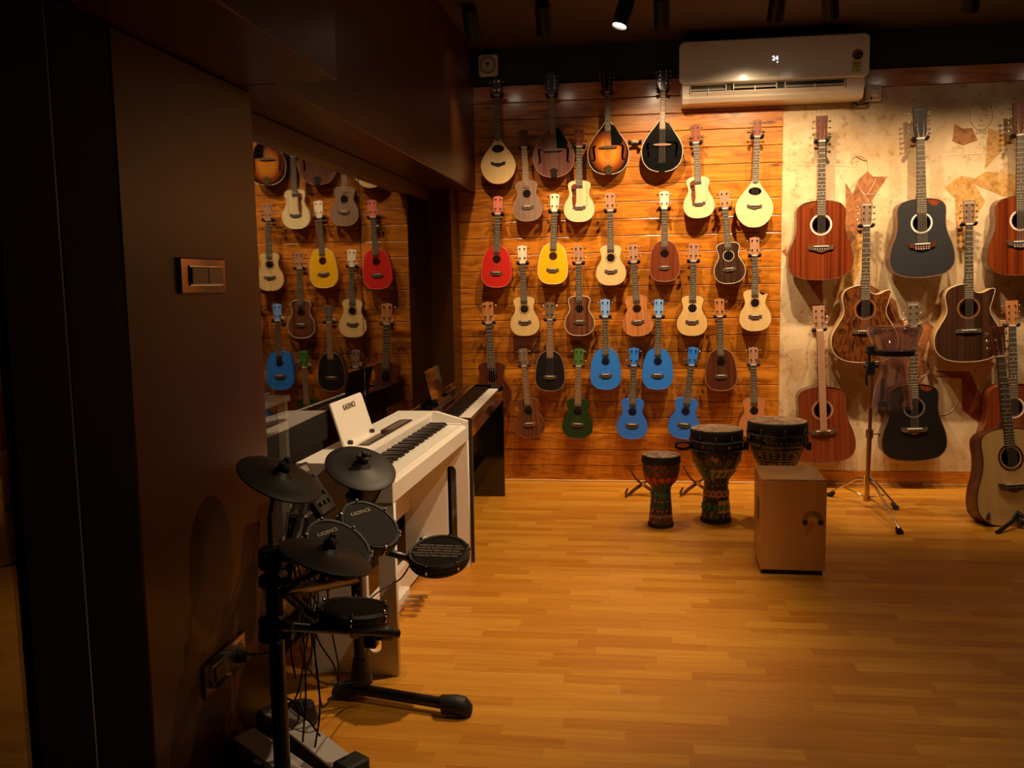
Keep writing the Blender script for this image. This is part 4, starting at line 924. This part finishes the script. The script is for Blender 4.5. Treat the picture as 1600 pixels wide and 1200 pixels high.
# clamps on the front post
for yy, hh in ((870, .05), (905, .03), (975, .045), (990, .03)):
    c = at(427, yy, pA.y); kp('clamp', MB().box((c.x-.030, c.y-.030, c.z-hh*.6), (c.x+.030, c.y+.030, c.z+hh*.6), .008).cyl((c.x+.03, c.y-.01, c.z), (c.x+.055, c.y-.012, c.z), .010, n=8).cyl((c.x-.01, c.y-.032, c.z+.01), (c.x-.01, c.y-.036, c.z+.01), .006, n=8), 'plastic')
# cross tubes
a1 = at(440, 925, pA.y); b1 = at(556, 905, pBp.y)
kp('cross_tube', MB().cyl(a1, b1, .0165, n=14), 'tubeb')
s1, s2 = at(434, 985, -3.72), at(622, 990, -3.50)
kp('arm_tube', MB().cyl(at(445, 978, -3.74), s2, .0125, n=14), 'tubeb')
kp('clamp', MB().cyl(at(590, 989, -3.53), at(612, 990, -3.51), .020, n=10).box(at(580, 1000, -3.54)-Vector((.018, .018, .02)), at(580, 1000, -3.54)+Vector((.018, .018, .02)), .005), 'plastic')
kp('arm_tube', MB().cyl(at(436, 915, -3.76), at(500, 975, -3.62), .014, n=12), 'tubeb')
def pad(x, y, Y, k, a, r, tilt_arm=None, screws=(20, 80, 140, 200, 260, 320), txt=True):
    c, n = fc(x, y, Y, k, a); Mx = disc_matrix(c, n)
    Pd = kp('pad', MB().lathe([(0, 0), (r*.86, 0), (r*.88, .004), (r*.94, .006), (r, -.002), (r, -.016), (r*.97, -.020), (r*.98, -.030), (r*.92, -.040), (r*.6, -.046), (0, -.048)], 44, Mx), 'rubber')
    kp('pad_head', MB().lathe([(0, .0028), (r*.84, .0024), (r*.85, .0002)], 44, Mx), 'mesh', Pd)
    sm_ = MB()
    for s in screws:
        q = Mx @ Vector((r*.95*cos(RD(s)), r*.95*sin(RD(s)), .004)); q2 = Mx @ Vector((r*.95*cos(RD(s)), r*.95*sin(RD(s)), .011)); sm_.cyl(q, q2, .0055, .004, n=8)
        sm_.cyl(Mx @ Vector((r*1.0*cos(RD(s)), r*1.0*sin(RD(s)), -.004)), Mx @ Vector((r*1.01*cos(RD(s)), r*1.01*sin(RD(s)), -.022)), .004, n=6)
    kp('screws', sm_, 'chrome', Pd)
    return Pd, c, n, Mx
def logo(Mx, u, v, sz, ang, Pd):
    t = textmesh('KADENCE', sz, .0002); t.transform(Matrix.Rotation(-pi/2, 4, 'X')); t.transform(Mx@Matrix.Translation((u, v, .004))@Matrix.Rotation(ang, 4, 'Z')); kp('maker_name', t, 'acg', Pd)
P1, c, n, Mx = pad(685, 862, -3.13, .52, -.12, .099)
kp('arm_tube', MB().cyl(at(560, 850, pBp.y), c-n*.055, .012, n=10), 'tubeb'); kp('clamp', MB().cyl(c-n*.075, c-n*.04, .022, n=10), 'plastic')
# printed lettering block on the snare pad
for i in range(5):
    t = textmesh('KADENCE ELECTRONIC DRUM' if i % 2 else 'WIRELESS MESH HEAD PAD', .0115, .0002); t.transform(Matrix.Rotation(-pi/2, 4, 'X'))
    t.transform(Mx@Matrix.Translation((0, 0, .004))@Matrix.Rotation(fc(685, 862, -3.13, .52, -.12)[1].to_track_quat('Z', 'Y').to_matrix().col[0].angle(R2)*0, 4, 'Z')@Matrix.Translation((0, .030-i*.015, 0))); kp('print', t, 'acg', P1)
P2, c, n, Mx = pad(578, 820, -3.28, .62, .52, .100); kp('arm_tube', MB().cyl(c-n*.045, at(562, 880, pBp.y), .012, n=10), 'tubeb'); logo(Mx, 0, .05, .018, 0, P2)
P3, c, n, Mx = pad(529, 852, -3.48, .60, .52, .104); kp('arm_tube', MB().cyl(c-n*.045, at(500, 916, -3.5), .012, n=10), 'tubeb'); logo(Mx, 0, .05, .018, 0, P3)
P4, c, n, Mx = pad(552, 950, -3.62, .27, .02, .099); kp('clamp', MB().cyl(c-n*.045, at(555, 989, -3.58), .018, n=10), 'plastic')
def cymbal(x, y, Y, k, a, r, stalk, tube=.007):
    c, n = fc(x, y, Y, k, a); Mx = disc_matrix(c, n)
    Cy = kp('cymbal', MB().lathe([(0, .016), (r*.10, .0155), (r*.19, .010), (r*.24, .004), (r*.30, .0), (r*.75, -.006), (r*.97, -.011), (r, -.013), (r, -.017), (r*.95, -.017), (r*.3, -.008), (0, -.006)], 56, Mx), 'cym')
    kp('wing_nut', MB().cyl(c+n*.012, c+n*.034, .018, .016, n=10).box((-.026, -.006, .026), (.026, .006, .042), .004, Mx).box((-.008, -.008, .036), (.008, .008, .050), .003, Mx), 'rubber', Cy)
    kp('stalk', MB().tube([c-n*.008, c-n*.05]+[Vector(s) for s in stalk], tube, 8), 'tubeb', Cy)
    return c, n
cymbal(440, 741, -3.66, .42, .36, .114, [at(422, 810, pA.y), at(423, 850, pA.y)])
c, n = cymbal(565, 726, -3.12, .58, .25, .114, [at(554, 800, pBp.y), at(556, 880, pBp.y)], .009)
kp('clamp', MB().cyl(at(555, 762, -3.14), at(555, 778, -3.16), .020, .016, n=10).cyl(at(555, 778, -3.16), at(556, 805, -3.19), .026, .018, n=10).box(at(555, 774, -3.15)-Vector((.028, .016, .010)), at(555, 774, -3.15)+Vector((.028, .016, .010)), .004), 'rubber')
cymbal(512, 862, -3.76, .30, .27, .118, [at(470, 905, -3.78), at(440, 930, pA.y)])
# drum module
c, n = fc(493, 762, -3.32, .45, .95); Mx = disc_matrix(c, n)
Md = kp('drum_module', MB().box((-.055, -.085, -.03), (.055, .085, 0), .006, Mx), 'plastic')
mm_ = MB()
for i in range(3):
    for j in range(4): mm_.cyl(Mx@Vector((-.035+i*.03, -.05+j*.028, 0)), Mx@Vector((-.035+i*.03, -.05+j*.028, .008)), .007, n=10)
kp('knobs', mm_, 'rubber', Md); kp('module_screen', MB().box((-.03, .055, .0), (.03, .075, .002), 0, Mx), 'acg', Md)
kp('arm_tube', MB().cyl(c-n*.03, at(446, 905, pA.y+.02), .014, n=10), 'tubeb')
kp('clamp', MB().box(at(470, 822, -3.45)-Vector((.03, .03, .04)), at(470, 822, -3.45)+Vector((.03, .03, .04)), .008), 'plastic')
# cables
rnd = random.Random(3)
cabs = [[(462, 778, -3.4), (456, 830, -3.45), (470, 900, -3.45), (500, 960, -3.45), (470, 1010, -3.4), (500, 1065, -3.35), (560, 1066, -3.28)],
 [(470, 790, -3.4), (476, 850, -3.45), (497, 930, -3.5), (492, 1010, -3.45), (500, 1090, -3.5), (508, 1103, -3.5), (530, 1060, -3.45), (519, 990, -3.45)],
 [(458, 790, -3.4), (450, 840, -3.5), (492, 905, -3.5), (480, 1000, -3.5), (466, 1080, -3.6), (446, 1112, -3.7)],
 [(466, 800, -3.42), (480, 880, -3.5), (490, 1000, -3.6), (500, 1100, -3.7), (492, 1168, -3.74)],
 [(474, 800, -3.42), (486, 880, -3.5), (474, 960, -3.55), (478, 1070, -3.65), (473, 1160, -3.72)],
 [(480, 810, -3.4), (505, 885, -3.4), (512, 940, -3.4), (494, 990, -3.4), (522, 1040, -3.4), (529, 1070, -3.4)],
 [(450, 800, -3.5), (446, 860, -3.6), (452, 930, -3.6), (480, 905, -3.55), (505, 880, -3.5)],
 [(594, 760, -3.1), (590, 775, -3.12), (578, 790, -3.15), (572, 796, -3.2)],
 [(640, 884, -3.12), (625, 905, -3.15), (596, 922, -3.25), (580, 934, -3.4)],
 [(576, 1000, -3.5), (572, 1030, -3.4), (571, 1052, -3.3), (572, 1075, -3.26)],
 [(446, 1090, -3.7), (462, 1100, -3.7), (466, 1125, -3.72), (455, 1140, -3.75)],
 [(452, 818, -3.5), (462, 900, -3.55), (468, 960, -3.6), (455, 1010, -3.65), (462, 1060, -3.7)],
 [(487, 812, -3.4), (520, 896, -3.45), (534, 905, -3.45), (538, 892, -3.45), (520, 880, -3.42), (512, 900, -3.4), (520, 915, -3.4), (510, 925, -3.42)],
 [(455, 795, -3.45), (448, 850, -3.5), (475, 940, -3.5), (488, 1010, -3.5), (478, 1050, -3.5), (470, 1100, -3.6), (500, 1150, -3.7)]]
for i, cpts in enumerate(cabs):
    kp('cable', MB().tube(catmull([at(*q) for q in cpts], 6), .0026, 6), 'cable')
# loose bundle hanging behind the lower cymbal
for j in range(5):
    cc = at(528, 888+j*2, -3.42); pts = [cc+Vector((.045*cos(t)*(1+j*.05), .01*j, .020*sin(t)-.02*cos(t))) for t in [2*pi*i/14 for i in range(14)]]
    kp('cable', MB().loop(pts, .0028, 5), 'cable')
kp('cable', MB().tube(catmull([at(380, 1022, -3.60), at(400, 1022, -3.66), at(425, 1018, -3.75)], 5), .003, 6), 'cable')
# pedals
def pedal(label, p0, p1, wd, name='foot_pedal'):
    p0, p1 = Vector(p0), Vector(p1); d = (p1-p0); L_ = d.length; yaw = math.atan2(d.y, d.x)
    P = thing(name, label, 'pedal', (p0.x, p0.y, 0), (0, 0, yaw))
    link('base_plate', MB().box((-.02, -wd*.6, 0), (L_+.03, wd*.6, .012), .003).done(), M['plastic'], P)
    me = MB().box((0, -wd/2, -.004), (L_*.92, wd/2, .004), .002).done(); me.transform(Matrix.Translation((0, 0, .085))@Matrix.Rotation(.19, 4, 'Y')); link('foot_board', me, M['brushed'], P)
    link('heel_block', MB().box((L_*.90, -wd*.55, .012), (L_+.025, wd*.55, .045), .006).done(), M['rubber'], P)
    link('tower', MB().box((-.015, -wd*.5, .012), (.02, wd*.5, .075), .005).done(), M['plastic'], P)
    return P
M['brushed'] = plain('brushed_steel', (.55, .50, .46), .4, .45)
pedal('silver pedal with black heel block beside the rack foot', flo(418, 1150, .0)+Vector((.0, .02, 0)), flo(552, 1212, 0), .075)
pedal('silver pedal at the bottom edge, half hidden by the front post', flo(382, 1192, 0), flo(500, 1245, 0), .075)
CAP = thing('beater_pad', 'small grey rubber pad on the floor behind the pedals', 'drum pad', flo(470, 1128, 0))
link('pad', MB().lathe([(0, 0), (.045, 0), (.05, .01), (.042, .055), (.02, .062), (0, .062)], 20).done(), M['cym'], CAP)
link('rim', MB().lathe([(.050, .004), (.054, .008), (.050, .014), (.046, .01)], 20, close=True).done(), M['rubber'], CAP)

# ------------------------------------------------------------------ djembes, cajon, stands
DJS = lambda L, k: [tuple(min(.9, x*k) for x in c) for c in L]
DJ = dict(a=painted_drum('painted_drum_red_blue', DJS([(.035, .012, .010), (.012, .022, .035), (.10, .012, .008), (.012, .03, .012)], 1.8), DJS([(.40, .06, .02), (.45, .30, .18), (.06, .20, .16), (.30, .04, .03)], 1.8), 24, 13),
 b=painted_drum('painted_drum_blue_green', DJS([(.012, .014, .035), (.22, .13, .02), (.010, .012, .022), (.020, .035, .015), (.03, .012, .03)], 1.6), DJS([(.35, .30, .22), (.03, .16, .05), (.45, .28, .05), (.22, .06, .03)], 2), 24, 10),
 c=painted_drum('painted_drum_blue_gold', [(.010, .014, .028), (.008, .008, .010), (.02, .03, .04)], DJS([(.50, .36, .14), (.10, .16, .26), (.45, .40, .28), (.10, .16, .26)], 1.8), 26, 14))
def djembe(name, label, base, prof, mat, handle=False, tilt=0, zig=False):
    P = thing(name, label, 'djembe drum', (base[0], base[1], 0), (0, tilt, 0))
    top = prof[-1]; r_, zt = top
    link('shell', MB().lathe([(0, .004), (prof[0][0]*.7, .0)]+prof+[(r_*.95, zt+.001), (0, zt+.001)], 44).done(), DJ[mat], P)
    link('foot_ring', MB().lathe([(prof[0][0]*.98, .0), (prof[0][0]*1.04, .003), (prof[0][0]*1.04, .020), (prof[0][0]*.99, .024)], 36, close=True).done(), M['rubber'], P)
    link('rim', MB().lathe([(r_*1.0, zt-.040), (r_*1.06, zt-.034), (r_*1.065, zt-.006), (r_*1.03, zt+.004), (r_*.97, zt+.002)], 40).done(), M['rubber'], P)
    link('skin', MB().lathe([(r_*1.035, zt-.002), (r_*1.02, zt+.007), (r_*.9, zt+.010), (0, zt+.011)], 40).done(), M['skin'], P)
    return P
bs = flo(1033, 825)
def sc(pr, k, hz): return [(r*k, z*hz) for r, z in pr]
ps = [(.082, .0), (.080, .02), (.066, .12), (.060, .20), (.061, .235), (.075, .26), (.105, .30), (.122, .36), (.125, .42), (.124, .47)]
k = 166/((1433/5888)*1000)
D1 = djembe('djembe', 'smallest djembe, painted red and blue, in front of the cross stands', (bs.x, bs.y+.05), [(.066,0),(.064,.02),(.056,.12),(.051,.19),(.055,.215),(.080,.245),(.096,.29),(.099,.34),(.096,.378)], 'a')
bm2 = flo(1120, 818)
pm2 = [(.100, .0), (.096, .03), (.075, .16), (.070, .25), (.072, .28), (.100, .34), (.150, .46), (.168, .52), (.172, .58), (.170, .68)]
D2_ = djembe('djembe', 'middle-sized djembe painted with leaves and flowers, between the small one and the cajon', (bm2.x, bm2.y+.06), [(.080,0),(.078,.03),(.070,.12),(.063,.20),(.066,.225),(.095,.27),(.126,.33),(.134,.38),(.134,.45),(.131,.500)], 'b')
tr = MB(); r_, zt = .131, .500
for q, dz in ((1.05, -.055), (1.06, -.10)): tr.lathe([(r_*q, zt+dz-.006), (r_*q+.009, zt+dz), (r_*q, zt+dz+.006), (r_*q-.004, zt+dz)], 40, close=True)
link('tension_rings', tr.done(), M['rubber'], D2_)
for s in range(10):
    t = 2*pi*s/10+.2; link('tension_hook', MB().cyl((r_*1.07*cos(t), r_*1.07*sin(t), zt-.02), (r_*1.08*cos(t), r_*1.08*sin(t), zt-.105), .0045, n=6).done(), M['rubber'], D2_)
link('handle', MB().loop([(-r_*1.08-.035+.040*cos(t), -.02, zt-.085+.020*sin(t)) for t in [2*pi*i/16 for i in range(16)]], .008, 6).done(), M['rubber'], D2_)
bl = flo(1213, 822)
P3C = [(.10,0),(.09,.03),(.072,.15),(.07,.24),(.085,.29),(.118,.355),(.140,.42),(.147,.48),(.145,.548)]
pl_ = [(.115, .0), (.105, .03), (.080, .17), (.078, .27), (.110, .34), (.170, .44), (.205, .53), (.210, .60), (.206, .67)]
D3 = djembe('djembe', 'largest djembe with zigzag bands, standing behind the cajon', (at(1215, 660, -.98).x, -.98), P3C, 'c')
r_, zt = .145, .548
tr = MB()
for q, dz in ((1.04, -.058), (1.05, -.105)): tr.lathe([(r_*q, zt+dz-.007), (r_*q+.010, zt+dz), (r_*q, zt+dz+.007), (r_*q-.004, zt+dz)], 44, close=True)
link('tension_rings', tr.done(), M['rubber'], D3)
def rad(pr, z):
    for (ra, za), (rb, zb) in zip(pr, pr[1:]):
        if za <= z <= zb: return ra+(rb-ra)*(z-za)/(zb-za)
    return pr[-1][0]
p3 = P3C
goldp = plain('gold_paint', (.50, .33, .12), .45)
bd = MB()
for z in (.432, .408, .360, .345): bd.lathe([(rad(p3, z)+.0005, z-.002), (rad(p3, z)+.0022, z), (rad(p3, z)+.0005, z+.002)], 44)
for i in range(72):
    t0, t1 = 2*pi*i/72, 2*pi*(i+1)/72; za, zb = (.440, .458) if i % 2 else (.458, .440)
    bd.cyl(((rad(p3, za)+.001)*cos(t0), (rad(p3, za)+.001)*sin(t0), za), ((rad(p3, zb)+.001)*cos(t1), (rad(p3, zb)+.001)*sin(t1), zb), .0018, n=4, caps=False)
    if i % 3 == 0:
        for z in (.335, .375, .395): bd.lathe([(0, .003), (.006, 0)], 6, Matrix.Translation(((rad(p3, z)+.001)*cos(t0), (rad(p3, z)+.001)*sin(t0), z))@Vector((cos(t0), sin(t0), -.6)).to_track_quat('Z', 'Y').to_matrix().to_4x4())
link('painted_bands', bd.done(), goldp, D3)
for s in range(8):
    t = 2*pi*s/8+.1; link('tension_hook', MB().cyl((r_*1.07*cos(t), r_*1.07*sin(t), zt-.02), (r_*1.08*cos(t), r_*1.08*sin(t), zt-.12), .005, n=6).done(), M['rubber'], D3)
for s in (-1, 1): link('side_lug', MB().box((s*(r_*1.10)-.012, -.02, zt-.15), (s*(r_*1.10)+.012, .02, zt-.105), .004).done(), M['rubber'], D3)
def decals(P, pr, items):
    for nm in sorted({it[3] for it in items}):
        mb = MB()
        for z, a, kind, mn, sz in items:
            if mn != nm: continue
            r0 = rad(pr, z); a = RD(a)
            nrm = Vector((cos(a), sin(a), (rad(pr, z-.01)-rad(pr, z+.01))/.02)).normalized()
            Mx = Matrix.Translation(Vector((r0*cos(a), r0*sin(a), z))+nrm*.0016)@nrm.to_track_quat('Z', 'X').to_matrix().to_4x4()
            if kind == 'ring': mb.lathe([(sz, 0), (sz*.78, .0006), (sz*.76, -.001)], 16, Mx)
            elif kind == 'dot': mb.lathe([(0, .0008), (sz, 0), (sz, -.001)], 10, Mx)
            elif kind == 'petal':
                for k in range(8):
                    t = 2*pi*k/8; mb.lathe([(0, .0008), (sz*.2, 0)], 6, Mx@Matrix.Translation((sz*cos(t), sz*sin(t), 0)))
            else:
                for k in range(3):
                    t = RD(-50+50*k); pts = [Vector((0, 0, 0)), Vector((sz*.4, sz*.22, 0)), Vector((sz, 0, -.0006)), Vector((sz*.4, -sz*.22, 0))]
                    vv = [mb.bm.verts.new(Mx@(Matrix.Rotation(t+1.2, 4, 'Z')@q)) for q in pts]; mb.bm.faces.new(vv)
        link('painted_'+{'gold_paint': 'dots', 'leaf_green': 'leaves', 'flower_red': 'flowers', 'cream_paint': 'rings', 'teal_paint': 'spots'}[nm], mb.done(), PAINT[nm], P)
PAINT = {n_: plain(n_, c_, .5) for n_, c_ in dict(gold_paint=(.60, .36, .06), leaf_green=(.04, .22, .06), flower_red=(.50, .04, .02), cream_paint=(.60, .48, .34), teal_paint=(.03, .18, .26)).items()}
PB = [(.080,0),(.078,.03),(.070,.12),(.063,.20),(.066,.225),(.095,.27),(.126,.33),(.134,.38),(.134,.45),(.131,.500)]
PA = [(.066,0),(.064,.02),(.056,.12),(.051,.19),(.055,.215),(.080,.245),(.096,.29),(.099,.34),(.096,.378)]
it = []; rr_ = random.Random(5)
for q in range(7):
    a = -165+q*25
    it += [(.345, a, 'petal', 'cream_paint', .013), (.345, a, 'ring', 'flower_red', .008), (.16, a+8, 'ring', 'cream_paint', .014), (.16, a+8, 'ring', 'gold_paint', .019), (.16, a+8, 'dot', 'flower_red', .008), (.085, a, 'leaf', 'leaf_green', .034), (.375, a+12, 'dot', 'cream_paint', .003), (.400, a+5, 'dot', 'gold_paint', .004), (.040, a, 'ring', 'cream_paint', .009), (.205, a+3, 'dot', 'gold_paint', .004), (.215, a+16, 'dot', 'teal_paint', .006)]
for q in range(9): it += [(.270, -110+q*20, 'leaf', 'leaf_green', .036)]
decals(D2_, PB, it)
for za, zb, a0, a1 in ((.252, .300, -110, -20), (.058, .125, -85, -20)):
    mb = MB(); prev = None
    for q in range(13):
        a = RD(a0+(a1-a0)*q/12); row = [mb.bm.verts.new(((rad(PB, z)+.0010)*cos(a), (rad(PB, z)+.0010)*sin(a), z)) for z in (za, (za+zb)/2, zb)]
        if prev:
            for k_ in range(2): mb.bm.faces.new((prev[k_], row[k_], row[k_+1], prev[k_+1]))
        prev = row
    link('painted_band', mb.done(), PAINT['gold_paint'], D2_)
it = []
for q in range(7):
    a = -165+q*25
    it += [(.262, a, 'dot', 'flower_red', .017), (.262, a, 'ring', 'cream_paint', .008), (.300, a+12, 'ring', 'flower_red', .010), (.315, a, 'dot', 'teal_paint', .008), (.330, a+9, 'petal', 'cream_paint', .006), (.045, a+6, 'petal', 'flower_red', .012), (.060, a-6, 'ring', 'cream_paint', .009), (.115, a, 'petal', 'teal_paint', .010), (.140, a+10, 'dot', 'gold_paint', .004), (.175, a, 'leaf', 'leaf_green', .022), (.090, a+5, 'dot', 'cream_paint', .003)]
decals(D1, PA, it)
def xstand(label, x, y, name='folding_stand'):
    p = flo(x, y); P = thing(name, label, 'stand', (p.x, p.y, 0), group='small cross stands')
    for s in (-1, 1):
        a = [(s*.085, .03, .172), (s*.045, .01, .105), (0, 0, .070), (-s*.055, -.02, .035), (-s*.085, -.03, .008), (-s*.100, -.05, .008), (-s*.104, -.08, .03), (-s*.092, -.09, .060)]
        link('leg', MB().tube(catmull([Vector(q)+Vector((0, s*.012, 0)) for q in a], 4), [.005]*3+[.007]*6+[.010]*10+[.008]*6+[.006]*4, 6).done(), M['maho_d'], P)
    link('hinge', MB().cyl((0, -.026, .070), (0, .026, .070), .011, n=10).done(), M['brassy'], P)
xstand('wooden cross stand on the floor left of the smallest djembe', 1005, 774)
xstand('wooden cross stand on the floor between the two front djembes', 1090, 773)
# cajon
cj = flo(1187, 897); cr_ = flo(1290, 902); rz = -.025
CJ = thing('cajon', 'birch box drum with arched emblem, standing in front of the largest djembe', 'cajon', (cj.x, cj.y, 0), (0, 0, rz))
W_ = (cr_-cj).length; Hc = .428; Dc = .30
link('body', MB().box((.003, .009, .020), (W_-.003, Dc, Hc-.009), .002).done(), M['cajs'], CJ)
link('top_board', MB().box((0, .0005, Hc-.0085), (W_, Dc+.003, Hc), .003, seg=2).done(), M['cajs'], CJ)
link('front_board', MB().box((0, 0, .022), (W_, .0085, Hc-.009), .0015).done(), M['cajf'], CJ)
link('base_board', MB().box((.010, .012, .0), (W_-.010, Dc-.01, .0195), .002).done(), M['rubber'], CJ)
link('sound_hole', MB().cyl((.0015, .13, .27), (.0035, .13, .27), .052, n=32).done(), M['blks'], CJ)
em = MB(); ex, ez = W_*.80, .248
def arc(rr, wdt, a0=0, a1=180, n=24):
    ts = [RD(a0+(a1-a0)*i/n) for i in range(n+1)]
    return [(ex+(rr+wdt)*cos(t), ez+(rr+wdt)*sin(t)) for t in ts]+[(ex+rr*cos(t), ez+rr*sin(t)) for t in ts[::-1]]
em.prism(arc(.0405, .0022), 1, -.0008, .0); em.prism(arc(.0235, .0018), 1, -.0008, .0)
for s in (-1, 1): em.cyl((ex+s*.033, -.0008, ez-.010), (ex+s*.033, 0, ez-.010), .0125, n=20)
E_ = link('emblem', em.done(), M['print'], CJ)
for i, ch in enumerate('CLASSIC CAJON SERIES'):
    if ch == ' ': continue
    t = RD(168-i*8.2); me = textmesh(ch, .010, .0003); me.transform(Matrix.Translation((ex+.0325*cos(t), -.0006, ez+.0325*sin(t)))@Matrix.Rotation(-(t-pi/2), 4, 'Y')); 
    if i == 0: tm = bmesh.new()
    tm.from_mesh(me)
me = bpy.data.meshes.new('m'); tm.to_mesh(me); link('lettering', me, M['print'], E_)
link('knob', MB().cyl((ex+.002, 0, ez+.006), (ex+.002, -.020, ez+.006), .009, .012, n=16).done(), M['chrome'], CJ)
link('screw', MB().cyl((W_*.88, -.001, .058), (W_*.88, .0, .058), .003).done(), M['print'], CJ)
# chrome stand with the clear drum shell
sb = flo(1354, 792); sy = sb.y
CS = thing('drum_stand', 'chrome tripod stand with black rubber feet on the right of the cajon', 'stand', (sb.x, sy, 0))
def L3(x, y, Y): return at(x, y, Y)-Vector((sb.x, sy, 0))
tp = L3(1362, 590, sy); tp2 = L3(1358, 640, sy)
link('lower_tube', MB().cyl((0, 0, .035), (tp.x*.6, 0, L3(1359, 675, sy).z), .0135, n=16).done(), M['brassy'], CS)
link('upper_tube', MB().cyl((tp.x*.6, 0, L3(1359, 680, sy).z), (tp.x, 0, L3(1362, 575, sy).z), .010, n=14).done(), M['brassy'], CS)
cz = L3(1359, 678, sy).z
link('collar', MB().cyl((tp.x*.55, 0, cz-.022), (tp.x*.6, 0, cz+.024), .020, n=14).cyl((tp.x*.6, 0, cz), (tp.x*.6+.05, -.01, cz), .005, n=8).box((tp.x*.6+.045, -.02, cz-.012), (tp.x*.6+.055, 0, cz+.012), .003).done(), M['brassy'], CS)
hz_ = L3(1355, 750, sy).z
link('leg_collar', MB().cyl((0, 0, hz_-.02), (0, 0, hz_+.02), .021, n=14).cyl((0, 0, hz_), (.045, -.02, hz_), .008, n=8).done(), M['chrome'], CS)
for (fx, fy) in ((1298, 776), (1399, 796), (1405, 834)):
    f = flo(fx, fy)-Vector((sb.x, sy, 0)); f.z = .014; kx = Vector((f.x*.30, f.y*.30, hz_-.01))
    lg = link('leg', MB().tube([Vector((0, 0, hz_+.005))+Vector((f.x, f.y, 0)).normalized()*.018, kx, f+Vector((0, 0, .012))], [.006, .007, .006], 8).done(), M['chrome'], CS)
    mid = Vector((f.x*.62, f.y*.62, hz_*.50)); link('brace', MB().cyl((0, 0, .055), mid, .0045, n=6).done(), M['chrome'], CS)
    dn = (f-kx).normalized(); fo = MB()
    for q in range(4): fo.cyl(f-dn*(.030-q*.012), f-dn*(.022-q*.012), .010+q*.002, .014+q*.0015, n=12)
    link('rubber_foot', fo.done(), M['rubber'], lg)
link('lower_collar', MB().cyl((0, 0, .035), (0, 0, .060), .019, n=12).done(), M['brassy'], CS)
cl_ = L3(1360, 572, sy)
link('clamp', MB().box((cl_.x-.024, -.02, cl_.z-.05), (cl_.x+.022, .02, cl_.z+.03), .006).cyl((cl_.x-.04, -.01, cl_.z), (cl_.x+.04, -.01, cl_.z), .010, n=8).done(), M['plastic'], CS)
bx_ = at(1390, 643, sy-.07); ax = at(1390, 560, sy-.07)
base = Vector((bx_.x, sy-.110, bx_.z))
AD = thing('clear_drum_shell', 'clear acrylic goblet drum shell strapped to the chrome stand', 'drum', base)
def pxr(xl, xr, y): return ((at(xr, y, sy-.11)-at(xl, y, sy-.11)).length/2, at(1390, y, sy-.11).z-base.z)
outer = [pxr(1356, 1421, 638), pxr(1360, 1416, 607), pxr(1364.5, 1409, 585), pxr(1366, 1406, 571), pxr(1362, 1410, 559), pxr(1354, 1417, 546), pxr(1347, 1422, 532), pxr(1342, 1425, 522), pxr(1341, 1427, 512)]
oc = [tuple(v) for v in catmull([Vector(q) for q in outer], 4)]
ic = [(r-.0045, z) for r, z in oc]
link('shell', MB().lathe(oc+ic[::-1], 48, close=True).done(sharp=60), ACRYL, AD)
rs_, zs_ = pxr(1355.5, 1415.5, 551)
link('rim', MB().lathe([(oc[-1][0]-.004, oc[-1][1]+.0005), (oc[-1][0]-.0022, oc[-1][1]+.004), (oc[-1][0]+.0012, oc[-1][1]+.0005), (oc[-1][0]-.0022, oc[-1][1]-.0005)], 40, close=True).done(), ACRYL0, AD)
link('strap', MB().lathe([(rs_+.003, zs_-.014), (rs_+.006, zs_-.013), (rs_+.011, zs_+.013), (rs_+.008, zs_+.014)], 40, close=True).done(), M['foam'], AD)
q0 = Vector((-rs_-.008, -.01, zs_+.01))
link('strap_tail', MB().tube(catmull([q0, q0+Vector((-.02, -.01, .0)), q0+Vector((-.022, -.01, -.06)), q0+Vector((-.035, -.01, -.13)), q0+Vector((-.03, -.01, -.185))], 5), .0065, 6).box(q0-Vector((.035, .02, .02)), q0+Vector((.004, .01, .03)), .006).done(), M['foam'], AD)
hb = MB().box((-.055, .02, .06), (-.035, .03, .19), .002).box((-.065, .02, .03), (-.018, .03, .065), .002)
for s in (-.062, -.024): hb.tube(catmull([Vector((s, .01, .04)), Vector((s, .0, .0)), Vector((s+.004, -.02, -.016)), Vector((s+.006, -.035, .004)), Vector((s+.006, -.036, .016))], 4), .006, 6)
link('hook_bracket', hb.done(), M['plastic'], AD)
link('grey_pad', MB().lathe([(0, 0), (.034, .0), (.036, .006), (0, .008)], 24, Matrix.Translation((.030, .02, .075))@Matrix.Rotation(pi/2-.2, 4, 'X')).done(), M['cpanel'], AD)
